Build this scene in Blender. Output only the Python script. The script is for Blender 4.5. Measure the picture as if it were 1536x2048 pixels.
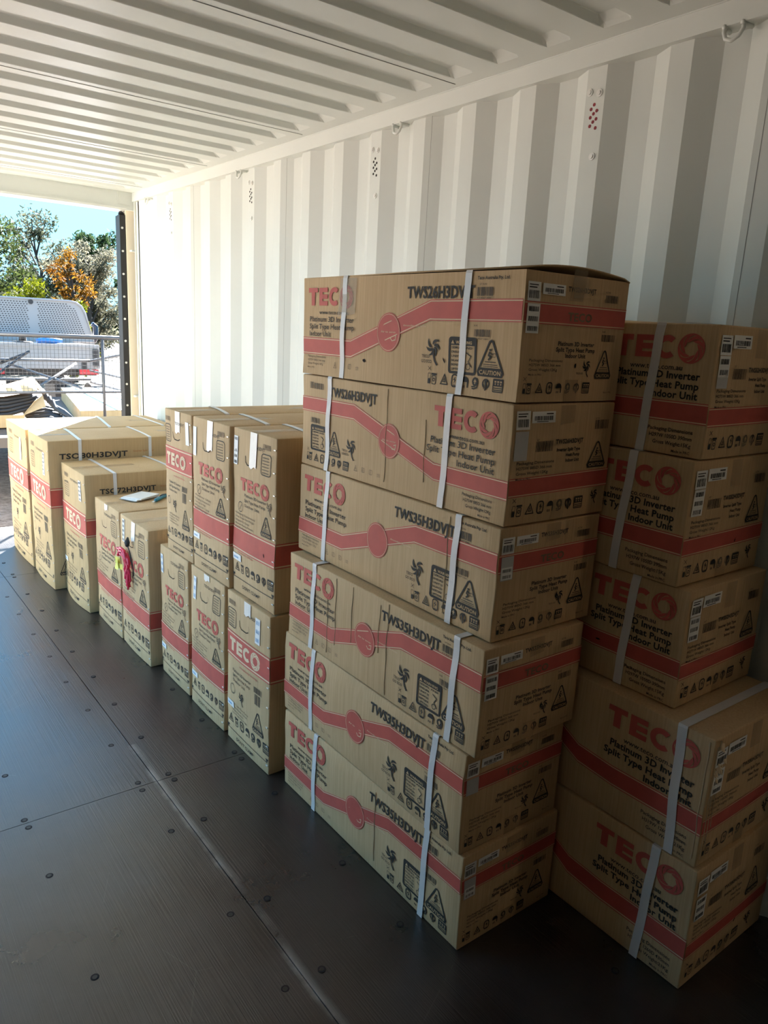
import bpy, bmesh, math, random
from mathutils import Vector, Matrix
random.seed(7)
S = bpy.context.scene
for o in list(bpy.data.objects): bpy.data.objects.remove(o)
C = S.collection
# ------------------------------------------------------------------ camera
F_PX, YAW, PITCH, ROLL = 1496.65, 0.65910673, -0.23681554, 0.05190545
CAM = Vector((-1.9842, -5.23359, 1.55052))
cy, sy, cp, sp = math.cos(YAW), math.sin(YAW), math.cos(PITCH), math.sin(PITCH)
fwd = Vector((sy*cp, cy*cp, sp)); rgt = Vector((cy, -sy, 0)); up = rgt.cross(fwd)
r2 = rgt*math.cos(ROLL) + up*math.sin(ROLL); u2 = -rgt*math.sin(ROLL) + up*math.cos(ROLL)
cd = bpy.data.cameras.new('camera'); cam = bpy.data.objects.new('camera', cd); C.objects.link(cam)
M = Matrix((r2, u2, -fwd)).transposed().to_4x4(); M.translation = CAM
cam.matrix_world = M
cd.sensor_fit = 'HORIZONTAL'; cd.sensor_width = 36; cd.lens = 36*F_PX/1536; cd.clip_start = .02; cd.clip_end = 500
S.camera = cam
# ------------------------------------------------------------------ light
SKY = 1.5; SUN = 11.0; EXPOSURE = 3.08
w = bpy.data.worlds.new('sky'); S.world = w; w.use_nodes = True
nt = w.node_tree; nt.nodes.clear()
tc = nt.nodes.new('ShaderNodeTexCoord'); sx = nt.nodes.new('ShaderNodeSeparateXYZ')
cr = nt.nodes.new('ShaderNodeValToRGB'); bg = nt.nodes.new('ShaderNodeBackground'); wo = nt.nodes.new('ShaderNodeOutputWorld')
nt.links.new(tc.outputs['Generated'], sx.inputs[0]); nt.links.new(sx.outputs[2], cr.inputs[0])
nt.links.new(cr.outputs[0], bg.inputs[0]); nt.links.new(bg.outputs[0], wo.inputs[0])
e = cr.color_ramp.elements
e[0].position = 0.0; e[0].color = (.065, .13, .165, 1)
e[1].position = .9; e[1].color = (.06, .12, .22, 1)
k = cr.color_ramp.elements.new(.10); k.color = (.055, .13, .175, 1)
k = cr.color_ramp.elements.new(.35); k.color = (.065, .15, .24, 1)
bg.inputs[1].default_value = SKY
sd = bpy.data.lights.new('sun', 'SUN'); sd.energy = SUN; sd.angle = math.radians(.6); sd.color = (1, .985, .965)
sun = bpy.data.objects.new('sun', sd); C.objects.link(sun)
AZ, EL = math.radians(36.5), math.radians(30)
sun.rotation_euler = Vector((math.sin(AZ)*math.cos(EL), math.cos(AZ)*math.cos(EL), math.sin(EL))).to_track_quat('Z', 'Y').to_euler()
sun.location = (3, 6, 6)
vs = S.view_settings; vs.view_transform = 'Standard'; vs.look = 'None'; vs.gamma = 1; vs.exposure = EXPOSURE
try: vs.use_curve_mapping = False
except Exception: pass
S.cycles.max_bounces = 14; S.cycles.diffuse_bounces = 10; S.cycles.glossy_bounces = 5; S.cycles.transmission_bounces = 4
S.cycles.sample_clamp_indirect = 6
try: S.cycles.use_denoising = True
except Exception: pass
# ------------------------------------------------------------------ materials
def mat(name, col, rough=.6, metal=0, var=0, vscale=8, bump=0, bscale=60, stretch=None, spec=.5, col2=None, alpha=None):
    m = bpy.data.materials.new(name); m.use_nodes = True; t = m.node_tree; b = t.nodes['Principled BSDF']
    b.inputs['Base Color'].default_value = (*col, 1); b.inputs['Roughness'].default_value = rough
    b.inputs['Metallic'].default_value = metal; b.inputs['Specular IOR Level'].default_value = spec
    if alpha is not None: b.inputs['Alpha'].default_value = alpha
    if var or bump or col2:
        tcn = t.nodes.new('ShaderNodeTexCoord'); mp = t.nodes.new('ShaderNodeMapping')
        t.links.new(tcn.outputs['Object'], mp.inputs[0])
        if stretch: mp.inputs['Scale'].default_value = stretch
    if var or col2:
        n = t.nodes.new('ShaderNodeTexNoise'); n.inputs['Scale'].default_value = vscale; n.inputs['Detail'].default_value = 5
        t.links.new(mp.outputs[0], n.inputs[0])
        r = t.nodes.new('ShaderNodeValToRGB'); t.links.new(n.outputs[0], r.inputs[0])
        c2 = col2 or tuple(min(1, c*(1+var)) for c in col); c1 = col if col2 else tuple(c*(1-var) for c in col)
        r.color_ramp.elements[0].position = .32; r.color_ramp.elements[0].color = (*c1, 1)
        r.color_ramp.elements[1].position = .68; r.color_ramp.elements[1].color = (*c2, 1)
        t.links.new(r.outputs[0], b.inputs['Base Color'])
    if bump:
        n2 = t.nodes.new('ShaderNodeTexNoise'); n2.inputs['Scale'].default_value = bscale; n2.inputs['Detail'].default_value = 3
        t.links.new(mp.outputs[0], n2.inputs[0])
        bp = t.nodes.new('ShaderNodeBump'); bp.inputs['Strength'].default_value = bump; bp.inputs['Distance'].default_value = .002
        t.links.new(n2.outputs[0], bp.inputs['Height']); t.links.new(bp.outputs[0], b.inputs['Normal'])
    return m
WHITE = mat('white_enamel', (.64, .665, .63), .38, var=.025, vscale=2.5, bump=.05, bscale=40, spec=.4)
CREAM = mat('cream_enamel', (.80, .72, .55), .45)
CAULK = mat('grey_caulk', (.30, .30, .28), .7)
SHINY = mat('zinc_bolt', (.75, .75, .72), .3, .3)
HOLE = mat('dark_hole', (.02, .015, .015), .9)
REDHOLE = mat('hole_with_red_paint', (.22, .02, .03), .7)
BLACKR = mat('black_rubber', (.015, .015, .016), .55)
STEEL = mat('worn_steel', (.45, .44, .42), .5, .4, var=.15)
INK = mat('black_ink', (.030, .026, .022), .75)
RED = mat('red_ink', (.52, .095, .07), .65, var=.07, vscale=20)
PALE = mat('pale_ink_line', (.72, .55, .36), .7)
FADE = mat('faded_ink', (.20, .14, .085), .8)
ORANGE = mat('orange_ink', (.45, .17, .05), .8)
PAPER = mat('white_sticker', (.82, .82, .80), .5)
GREYP = mat('grey_sticker', (.50, .50, .50), .5)
BLUEP = mat('blue_sticker_print', (.25, .42, .62), .5)
TAPE = mat('clear_packing_tape', (.50, .37, .22), .22, alpha=.35)
TAPEW = mat('crinkled_white_tape', (.80, .76, .70), .3, bump=.5, bscale=90)
STRAP = mat('white_plastic_strap', (.78, .77, .76), .35, bump=.35, bscale=120, alpha=.86)
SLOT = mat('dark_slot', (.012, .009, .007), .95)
CREASE = mat('creased_board', (.70, .56, .37), .6)
def cardboard(name, c1, c2):
    m = bpy.data.materials.new(name); m.use_nodes = True; t = m.node_tree; b = t.nodes['Principled BSDF']
    b.inputs['Roughness'].default_value = .72; b.inputs['Specular IOR Level'].default_value = .25
    tcn = t.nodes.new('ShaderNodeTexCoord'); mp = t.nodes.new('ShaderNodeMapping'); mp.inputs['Scale'].default_value = (110, 110, 2.2)
    t.links.new(tcn.outputs['Object'], mp.inputs[0])
    n = t.nodes.new('ShaderNodeTexNoise'); n.inputs['Scale'].default_value = 1.6; n.inputs['Detail'].default_value = 2; t.links.new(mp.outputs[0], n.inputs[0])
    n2 = t.nodes.new('ShaderNodeTexNoise'); n2.inputs['Scale'].default_value = 5; n2.inputs['Detail'].default_value = 4; t.links.new(tcn.outputs['Object'], n2.inputs[0])
    a = t.nodes.new('ShaderNodeMath'); a.operation = 'MULTIPLY_ADD'; a.inputs[1].default_value = .55
    s = t.nodes.new('ShaderNodeMath'); s.operation = 'MULTIPLY'; s.inputs[1].default_value = .45
    t.links.new(n2.outputs[0], s.inputs[0]); t.links.new(n.outputs[0], a.inputs[0]); t.links.new(s.outputs[0], a.inputs[2])
    r = t.nodes.new('ShaderNodeValToRGB'); t.links.new(a.outputs[0], r.inputs[0])
    r.color_ramp.elements[0].position = .3; r.color_ramp.elements[0].color = (*c1, 1)
    r.color_ramp.elements[1].position = .7; r.color_ramp.elements[1].color = (*c2, 1)
    t.links.new(r.outputs[0], b.inputs['Base Color'])
    bp = t.nodes.new('ShaderNodeBump'); bp.inputs['Strength'].default_value = .25; bp.inputs['Distance'].default_value = .0015
    t.links.new(n.outputs[0], bp.inputs['Height']); t.links.new(bp.outputs[0], b.inputs['Normal'])
    return m
CARD = cardboard('kraft_cardboard', (.50, .335, .175), (.64, .455, .26))
CARD2 = cardboard('yellow_kraft_cardboard', (.46, .31, .15), (.58, .41, .22))
def floor_mat():
    m = bpy.data.materials.new('phenolic_floor'); m.use_nodes = True; t = m.node_tree; b = t.nodes['Principled BSDF']; L = t.links.new
    tcn = t.nodes.new('ShaderNodeTexCoord')
    mp = t.nodes.new('ShaderNodeMapping'); mp.inputs['Scale'].default_value = (260, 2.2, 1); L(tcn.outputs['Object'], mp.inputs[0])
    g = t.nodes.new('ShaderNodeTexNoise'); g.inputs['Scale'].default_value = 1; g.inputs['Detail'].default_value = 2; L(mp.outputs[0], g.inputs[0])
    d = t.nodes.new('ShaderNodeTexNoise'); d.inputs['Scale'].default_value = 3.2; d.inputs['Detail'].default_value = 7; d.inputs['Roughness'].default_value = .65; L(tcn.outputs['Object'], d.inputs[0])
    r = t.nodes.new('ShaderNodeValToRGB'); L(d.outputs[0], r.inputs[0])
    r.color_ramp.elements[0].position = .35; r.color_ramp.elements[0].color = (.010, .009, .0085, 1)
    r.color_ramp.elements[1].position = .75; r.color_ramp.elements[1].color = (.042, .034, .031, 1)
    # dusty scuff along the middle joint and thin drag scratches
    sxn = t.nodes.new('ShaderNodeSeparateXYZ'); L(tcn.outputs['Object'], sxn.inputs[0])
    def math_(op, a, bb=None, cl=False):
        n = t.nodes.new('ShaderNodeMath'); n.operation = op; n.use_clamp = cl
        for i, v in enumerate((a, bb)):
            if v is None: continue
            if isinstance(v, (int, float)): n.inputs[i].default_value = v
            else: L(v, n.inputs[i])
        return n.outputs[0]
    wob = math_('MULTIPLY', math_('SUBTRACT', d.outputs[0], .5), .05)
    dist = math_('ABSOLUTE', math_('ADD', math_('ADD', sxn.outputs[0], 1.158), wob))
    band = math_('SUBTRACT', 1.0, math_('DIVIDE', dist, .019), True)
    ylim = math_('MULTIPLY', math_('LESS_THAN', sxn.outputs[1], -2.7), band)
    dust = math_('MULTIPLY', ylim, math_('MULTIPLY', math_('SUBTRACT', d.outputs[0], .36), 3.6, True))
    v = t.nodes.new('ShaderNodeTexVoronoi'); v.feature = 'DISTANCE_TO_EDGE'; v.inputs['Scale'].default_value = 1.3; L(tcn.outputs['Object'], v.inputs[0])
    scr = math_('MULTIPLY', math_('LESS_THAN', v.outputs[0], .0012), math_('MULTIPLY', math_('GREATER_THAN', d.outputs[0], .55), .08))
    dust = math_('ADD', dust, scr, True)
    mx = t.nodes.new('ShaderNodeMixRGB'); L(dust, mx.inputs[0]); L(r.outputs[0], mx.inputs[1]); mx.inputs[2].default_value = (.34, .32, .29, 1)
    L(mx.outputs[0], b.inputs['Base Color'])
    ro = math_('ADD', math_('MULTIPLY', d.outputs[0], .20), .20); L(ro, b.inputs['Roughness'])
    b.inputs['Specular IOR Level'].default_value = 1.0
    bp = t.nodes.new('ShaderNodeBump'); bp.inputs['Strength'].default_value = .55; bp.inputs['Distance'].default_value = .0015
    L(g.outputs[0], bp.inputs['Height']); L(bp.outputs[0], b.inputs['Normal'])
    return m
FLOOR = floor_mat()
# ------------------------------------------------------------------ helpers
def obj(name, me, parent=None, mats=None):
    o = bpy.data.objects.new(name, me); C.objects.link(o)
    if parent: o.parent = parent
    if mats:
        for m in (mats if isinstance(mats, (list, tuple)) else [mats]):
            if me.materials.find(m.name) < 0 or len(me.materials) < len(mats if isinstance(mats, (list, tuple)) else [mats]): me.materials.append(m)
    return o
def mesh(name, v, f, mats, parent=None, idx=None, smooth=False):
    me = bpy.data.meshes.new(name); me.from_pydata(v, [], f)
    for m in (mats if isinstance(mats, (list, tuple)) else [mats]): me.materials.append(m)
    if idx: me.polygons.foreach_set('material_index', idx)
    if smooth: me.polygons.foreach_set('use_smooth', [True]*len(f))
    me.update()
    o = bpy.data.objects.new(name, me); C.objects.link(o)
    if parent: o.parent = parent
    return o
def tag(o, label=None, cat=None, group=None, kind=None):
    if label: o['label'] = label
    if cat: o['category'] = cat
    if group: o['group'] = group
    if kind: o['kind'] = kind
    return o
def empty(name, loc, rz=0):
    o = bpy.data.objects.new(name, None); C.objects.link(o); o.location = loc; o.rotation_euler.z = rz; o.empty_display_size = .05
    return o
class MB:
    def __init__(s): s.v = []; s.f = []; s.m = []
    def quad(s, pts, mi=0):
        n = len(s.v); s.v += [tuple(p) for p in pts]; s.f.append(tuple(range(n, n+len(pts)))); s.m.append(mi)
    def box(s, a, b, mi=0, R=None):
        x0, y0, z0 = a; x1, y1, z1 = b; n = len(s.v)
        p = [(x0,y0,z0),(x1,y0,z0),(x1,y1,z0),(x0,y1,z0),(x0,y0,z1),(x1,y0,z1),(x1,y1,z1),(x0,y1,z1)]
        if R is not None: p = [tuple(R @ Vector(q)) for q in p]
        s.v += p
        for q in ((0,3,2,1),(4,5,6,7),(0,1,5,4),(1,2,6,5),(2,3,7,6),(3,0,4,7)): s.f.append(tuple(n+i for i in q)); s.m.append(mi)
    def tube(s, pts, r, n=8, mi=0, closed=False, cap=True):
        P = [Vector(p) for p in pts]; base = len(s.v); N = len(P)
        rr = r if isinstance(r, (list, tuple)) else [r]*N
        ref = None
        for i, p in enumerate(P):
            d = (P[(i+1) % N] - P[i-1]) if closed else (P[min(i+1, N-1)] - P[max(i-1, 0)])
            d.normalize()
            if ref is None: ref = d.orthogonal().normalized()
            a = (ref - d*ref.dot(d))
            if a.length < 1e-5: a = d.orthogonal()
            a.normalize(); ref = a; b = d.cross(a)
            for j in range(n):
                t = 2*math.pi*j/n; s.v.append(tuple(p + a*math.cos(t)*rr[i] + b*math.sin(t)*rr[i]))
        for i in range(N if closed else N-1):
            for j in range(n):
                a0 = base+i*n+j; a1 = base+i*n+(j+1) % n; i2 = (i+1) % N
                s.f.append((a0, a1, base+i2*n+(j+1) % n, base+i2*n+j)); s.m.append(mi)
        if not closed and cap:
            s.f.append(tuple(base+j for j in reversed(range(n)))); s.m.append(mi)
            s.f.append(tuple(base+(N-1)*n+j for j in range(n))); s.m.append(mi)
    def disc(s, c, nrm, r, h, n=12, mi=0):
        c = Vector(c); d = Vector(nrm).normalized(); s.tube([c, c+d*h], r, n, mi)
    def build(s, name, mats, parent=None, smooth=False):
        return mesh(name, s.v, s.f, mats, parent, s.m, smooth)
# ------------------------------------------------------------------ the container
YD, YB = .44, -5.52            # door end and closed end of the inside
X0 = -2.35
PL = .279; PH = -3.607
def corrugated(name, x_in, sgn, y0, y1, z0, z1):
    """sheet along Y; inner flats at x_in, grooves go outward (sgn)"""
    prof = [(y0, 0.)]
    kmin = int((y0-PH)/PL)-1; kmax = int((y1-PH)/PL)+2
    for k in range(kmin, kmax):
        c = PH + k*PL
        for dy, dx in ((-.035, 0), (.035, 0), (.103, .036), (.176, .036)):
            y = c+dy
            if y0+.01 < y < y1-.01: prof.append((y, dx))
    prof.append((y1, prof[-1][1]))
    prof[0] = (y0, prof[1][1])
    v = []; f = []
    for y, dx in prof: v += [(x_in+sgn*dx, y, z0), (x_in+sgn*dx, y, z1)]
    t = .0016*sgn; n = len(v)
    v += [(a+t, b, c) for a, b, c in v[:n]]
    for i in range(len(prof)-1):
        a = 2*i; q = (a, a+2, a+3, a+1); f += [q if sgn < 0 else q[::-1], tuple(n+i_ for i_ in (q[::-1] if sgn < 0 else q))]
    return mesh(name, v, f, WHITE)
wr = tag(corrugated('wall_right', 0, 1, YB, .35, 0, 2.372), kind='structure')
SD0, SD1 = -3.2, -.25         # opening and frame added in the unseen left wall to light the cartons
wl = tag(corrugated('wall_left', X0, -1, SD1, .35, 0, 2.372), kind='structure')
w2 = corrugated('wall_section', X0, -1, YB, SD0, 0, 2.372); w2.parent = wl
m = MB()
for y_ in (SD0, SD1): m.box((X0-.05, y_-.04, 0), (X0+.01, y_+.04, 2.36))
m.box((X0-.05, SD0, 2.26), (X0+.01, SD1, 2.36)); m_side = m
m_side.build('added_opening_frame', WHITE, wl)
# closed end, corrugated the other way round
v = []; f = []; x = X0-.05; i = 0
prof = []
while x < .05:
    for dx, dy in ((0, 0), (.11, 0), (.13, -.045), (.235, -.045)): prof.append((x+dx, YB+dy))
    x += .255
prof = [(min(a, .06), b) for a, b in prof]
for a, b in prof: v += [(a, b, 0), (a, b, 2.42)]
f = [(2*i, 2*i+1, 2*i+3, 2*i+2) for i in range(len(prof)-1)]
tag(mesh('wall_back', v, f, mat('added_dark_lining', (.20, .145, .09), .7, var=.2, vscale=3)), kind='structure')  # dark lining added out of view to cut bounce onto the carton ends
# seams, scuffs and weld lines on the right wall
m = MB()
for y in (-2.845, -1.75, -.62, -4.15):
    m.box((-.0006, y-.0008, .02), (.0002, y+.0008, 2.35))
s = m.build('weld_seam', CAULK, wr)
# wall flange at the door end
m = MB(); m.box((.0, .33, 0), (.05, .40, 2.36)); m.box((-.012, .385, 0), (.05, .40, 2.36)); m.build('end_flange', WHITE, wr)
m = MB()
for z in (2.02, .98): m.box((-.035, .395, z-.006), (.0, .45, z+.006))
m.build('spacer_lug', WHITE, wr)
m = MB(); m.box((X0-.05, .33, 0), (X0, .44, 2.36)); m.build('end_flange', WHITE, wl)
m = MB(); m.box((.018, YB, -.10), (.06, .44, .085)); m.build('bottom_rail', WHITE, wr)
m = MB(); m.box((X0-.06, YB, -.10), (X0-.018, SD0, .085)); m.box((X0-.06, SD1, -.10), (X0-.018, .44, .085)); m.box((X0-.06, SD0, -.10), (X0-.018, SD1, -.004)); m.build('bottom_rail', WHITE, wl)
# rails
m = MB(); m.box((-.02, YB, 2.352), (.045, .50, 2.414)); m.box((-.0225, YB, 2.4095), (-.0195, .42, 2.4125))
tag(m.build('trim_1', WHITE), kind='structure')
m = MB(); m.box((X0-.045, YB, 2.352), (X0+.02, .50, 2.414)); tag(m.build('trim_2', WHITE), kind='structure')
# ceiling with pressed recesses
RP, RY = .2085, -3.787
zc = 2.4125
def ceiling():
    xs = [X0-.04, X0+.085, X0+.10, X0+.125, -.135, -.108, -.09, .04]
    hx = [0, 0, .35, 1, 1, .35, 0, 0]
    ys = [YB-.05]; hy = [0]
    kk = int((YB-RY)/RP)-1
    while True:
        b0 = RY-.002 + kk*RP; kk += 1
        if b0 < YB+.02: continue
        if b0 > .20: break
        for dy, h in ((-.001, 0), (.002, .08), (.013, .92), (.016, 1), (.089, 1), (.092, .92), (.103, .08), (.106, 0)): ys.append(b0+dy); hy.append(h)
    ys.append(.50); hy.append(0)
    v = [(x, y, zc+.022*a*b) for y, b in zip(ys, hy) for x, a in zip(xs, hx)]
    n = len(xs); f = [(j*n+i, j*n+n+i, j*n+n+i+1, j*n+i+1) for j in range(len(ys)-1) for i in range(n-1)]
    return mesh('ceiling', v, f, WHITE)
ceil = tag(ceiling(), kind='structure')
m = MB()
for y in (-4.06, -3.02, -1.975, -.93, .115): m.box((X0+.05, y-.0014, zc-.0016), (-.05, y+.0014, zc+.001))
m.build('panel_seam', CAULK, ceil)
# door header, posts, sill
m = MB(); m.box((X0-.05, .41, 2.293), (.05, .56, 2.60)); m.box((X0+.06, .40, 2.300), (-.06, .412, 2.308))
hd = tag(m.build('trim_3', WHITE), kind='structure')
m = MB()
for sg, xc in ((1, -.12), (-1, X0+.12)):
    m.tube([(xc, .409, 2.405), (xc, .409, 2.335), (xc+sg*.005, .409, 2.328), (xc+sg*.085, .409, 2.322)], .0035, 6)
m.build('bent_rod', WHITE, hd)
m = MB(); m.box((-.055, .44, -.1), (.07, .55, 2.6)); tag(m.build('trim_4', CREAM), kind='structure')
m = MB(); m.box((X0-.07, .44, -.1), (X0+.055, .55, 2.6)); tag(m.build('trim_5', CREAM), kind='structure')
m = MB(); m.box((X0-.05, .45, -.14), (.05, .70, -.002)); tag(m.build('trim_6', STEEL), kind='structure')
# floor panels
fl = tag(empty('floor', (0, 0, 0)), kind='structure')
m = MB(); m.box((X0-.05, YB-.05, -.12), (.05, .45, -.006)); m.build('floor_frame', HOLE, fl)
for xa, xb in ((X0-.04, -1.166), (-1.1625, .04)):
    for ya, yb in ((YB-.04, -5.466), (-5.464, -2.974), (-2.9715, -.484), (-.4815, .45)):
        d = .0 if xa < -2 else .0012
        m = MB(); m.box((xa, ya, -.028), (xb, yb, -d)); m.build('floor_panel', FLOOR, fl)
def screw(x, y):
    m = MB(); m.disc((0, 0, -.0012), (0, 0, 1), .0105, .0016, 14, 0); m.disc((0, 0, .0002), (0, 0, 1), .0062, .0006, 10, 1)
    return m
sm = screw(0, 0); smesh = None
rows = [(-4.38, 0), (-3.952, 0), (-3.667, 0), (-3.253, 0), (-3.0, 1), (-2.952, 1), (-2.666, 0), (-2.36, 0), (-2.065, 0), (-1.76, 0), (-1.46, 0), (-1.15, 0), (-.85, 0), (-.51, 1), (-.455, 1), (-.2, 0), (.1, 0)]
for y, _ in rows:
    for x in (-2.28, -1.93, -1.581, -1.221, -1.112, -.86, -.5, -.2):
        if smesh is None:
            o = sm.build('floor_screw', [HOLE, mat('dark_screw_head', (.05, .045, .04), .45, .5)], fl); smesh = o.data
        else:
            o = bpy.data.objects.new('floor_screw', smesh); C.objects.link(o); o.parent = fl
        o.location = (x+random.uniform(-.004, .004), y+random.uniform(-.004, .004), 0)
# doors, swung open
def door(name, x, y, ang, wdt, sg):
    e_ = tag(empty(name, (x, y, 0), ang), kind='structure')
    m = MB(); T = .05
    m.box((0 if sg > 0 else -T, 0, .02), (T if sg > 0 else 0, wdt, 2.30))
    for k in range(4):
        z = .25+k*.52; m.box((T*sg if sg > 0 else -T-.02, .1, z), (T+.02 if sg > 0 else -T, wdt-.1, z+.28))
    m.build('door_panel', WHITE, e_)
    return e_
d1 = door('door_1', -.035, .57, -AZ, 1.13, 1)
door('door_2', X0+.035, .57, AZ+.5, 1.13, -1)
m = MB(); m.box((-.098, .452, .01), (-.056, .50, 2.262)); m.box((-.090, .498, .01), (-.050, .565, 2.262))
m.tube([(-.077, .476, 2.262), (-.074, .49, 2.272), (-.07, .50, 2.262)], .02, 8)
gk = m.build('door_gasket', BLACKR, d1); gk.matrix_parent_inverse = d1.matrix_basis.inverted() if False else Matrix.Identity(4)
bpy.context.view_layer.update(); gk.matrix_world = Matrix.Identity(4)
m = MB()
for k in range(14): m.disc((-.081, .452, .12+k*.158), (0, -1, 0), .008, .004, 10)
rv = m.build('rivet', SHINY, gk); rv['kind'] = 'stuff'
# lashing rings
RL = ['white steel lashing ring under the top rail, nearest the camera at top right',
      'white steel lashing ring under the top rail, above the topmost long carton',
      'white steel lashing ring under the top rail, third from the camera',
      'small white lashing ring in the far corner beside the door post']
for i in range(4):
    y = -4.04+1.39*i
    t = tag(empty('lashing_ring', (-.002, y, 2.352)), RL[i], 'ring', 'lashing rings under the right top rail')
    m = MB(); pts = [(-.012, .024, .004), (-.014, .026, -.014), (-.017, .018, -.030), (-.019, 0, -.038), (-.017, -.018, -.030), (-.014, -.026, -.014), (-.012, -.024, .004)]
    m.tube(pts, .0055, 8); m.build('ring', WHITE, t, True)
    m = MB(); m.tube([(-.02, .024, -.001), (.02, .03, -.004)], .006, 8); m.tube([(-.02, -.024, -.001), (.02, -.03, -.004)], .006, 8)
    m.build('lug', WHITE, t, True)
# air vents: nine holes, two rivets above and one below
VL = ['perforated air vent with red edged holes high on the near wall', 'perforated air vent with dark holes above the left end of the top carton',
      'perforated air vent high on the wall, third from the camera', 'small perforated air vent nearest the door post']
for i in range(4):
    y = -3.607+1.119*i
    t = tag(empty('air_vent', (0, y, 2.2)), VL[i], 'vent', 'air vents along the right wall')
    m = MB()
    for a, b in ((0, 3.2), (-.9, 2.2), (1, 1.6), (.05, 1.0), (-.9, 0.2), (1.05, -.4), (.1, -1), (-.8, -1.9), (1.1, -2.6)):
        m.disc((.0003, -a*.0115, .012+b*.0115), (-1, 0, 0), .0052, .0009, 12)
    m.build('vent_holes', REDHOLE if i == 0 else HOLE, t)
    m = MB()
    for a, b in ((-.016, .078), (.02, .085), (-.012, -.098)):
        m.disc((.0, a, b), (-1, 0, 0), .011, .003, 12); m.disc((-.003, a, b), (-1, 0, 0), .006, .003, 10)
    m.build('rivet', SHINY, t, False)
# ------------------------------------------------------------------ printing kit
TXT = {}
def text_geo(s, bold):
    key = (s, bold)
    if key in TXT: return TXT[key]
    cu = bpy.data.curves.new('t', 'FONT'); cu.body = s; cu.size = 1; cu.resolution_u = 2; cu.offset = .028 if bold else .008; cu.fill_mode = 'FRONT'
    if bold: cu.space_character = 1.04
    ob = bpy.data.objects.new('t', cu); C.objects.link(ob)
    dg = bpy.context.evaluated_depsgraph_get(); me = ob.evaluated_get(dg).to_mesh()
    vs_ = [(p.co.x, p.co.y) for p in me.vertices]; fs = [tuple(p.vertices) for p in me.polygons]
    ob.evaluated_get(dg).to_mesh_clear(); bpy.data.objects.remove(ob); bpy.data.curves.remove(cu)
    x0 = min(p[0] for p in vs_); x1 = max(p[0] for p in vs_); y1 = max(p[1] for p in vs_)
    TXT[key] = (vs_, fs, x0, x1); return TXT[key]
PM = [INK, RED, PALE, FADE, ORANGE, PAPER, GREYP, BLUEP, SLOT, CARD, TAPE]
K, R_, L_, FD, OR, PA, GY, BL, SL, CB, TP = range(11)
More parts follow.
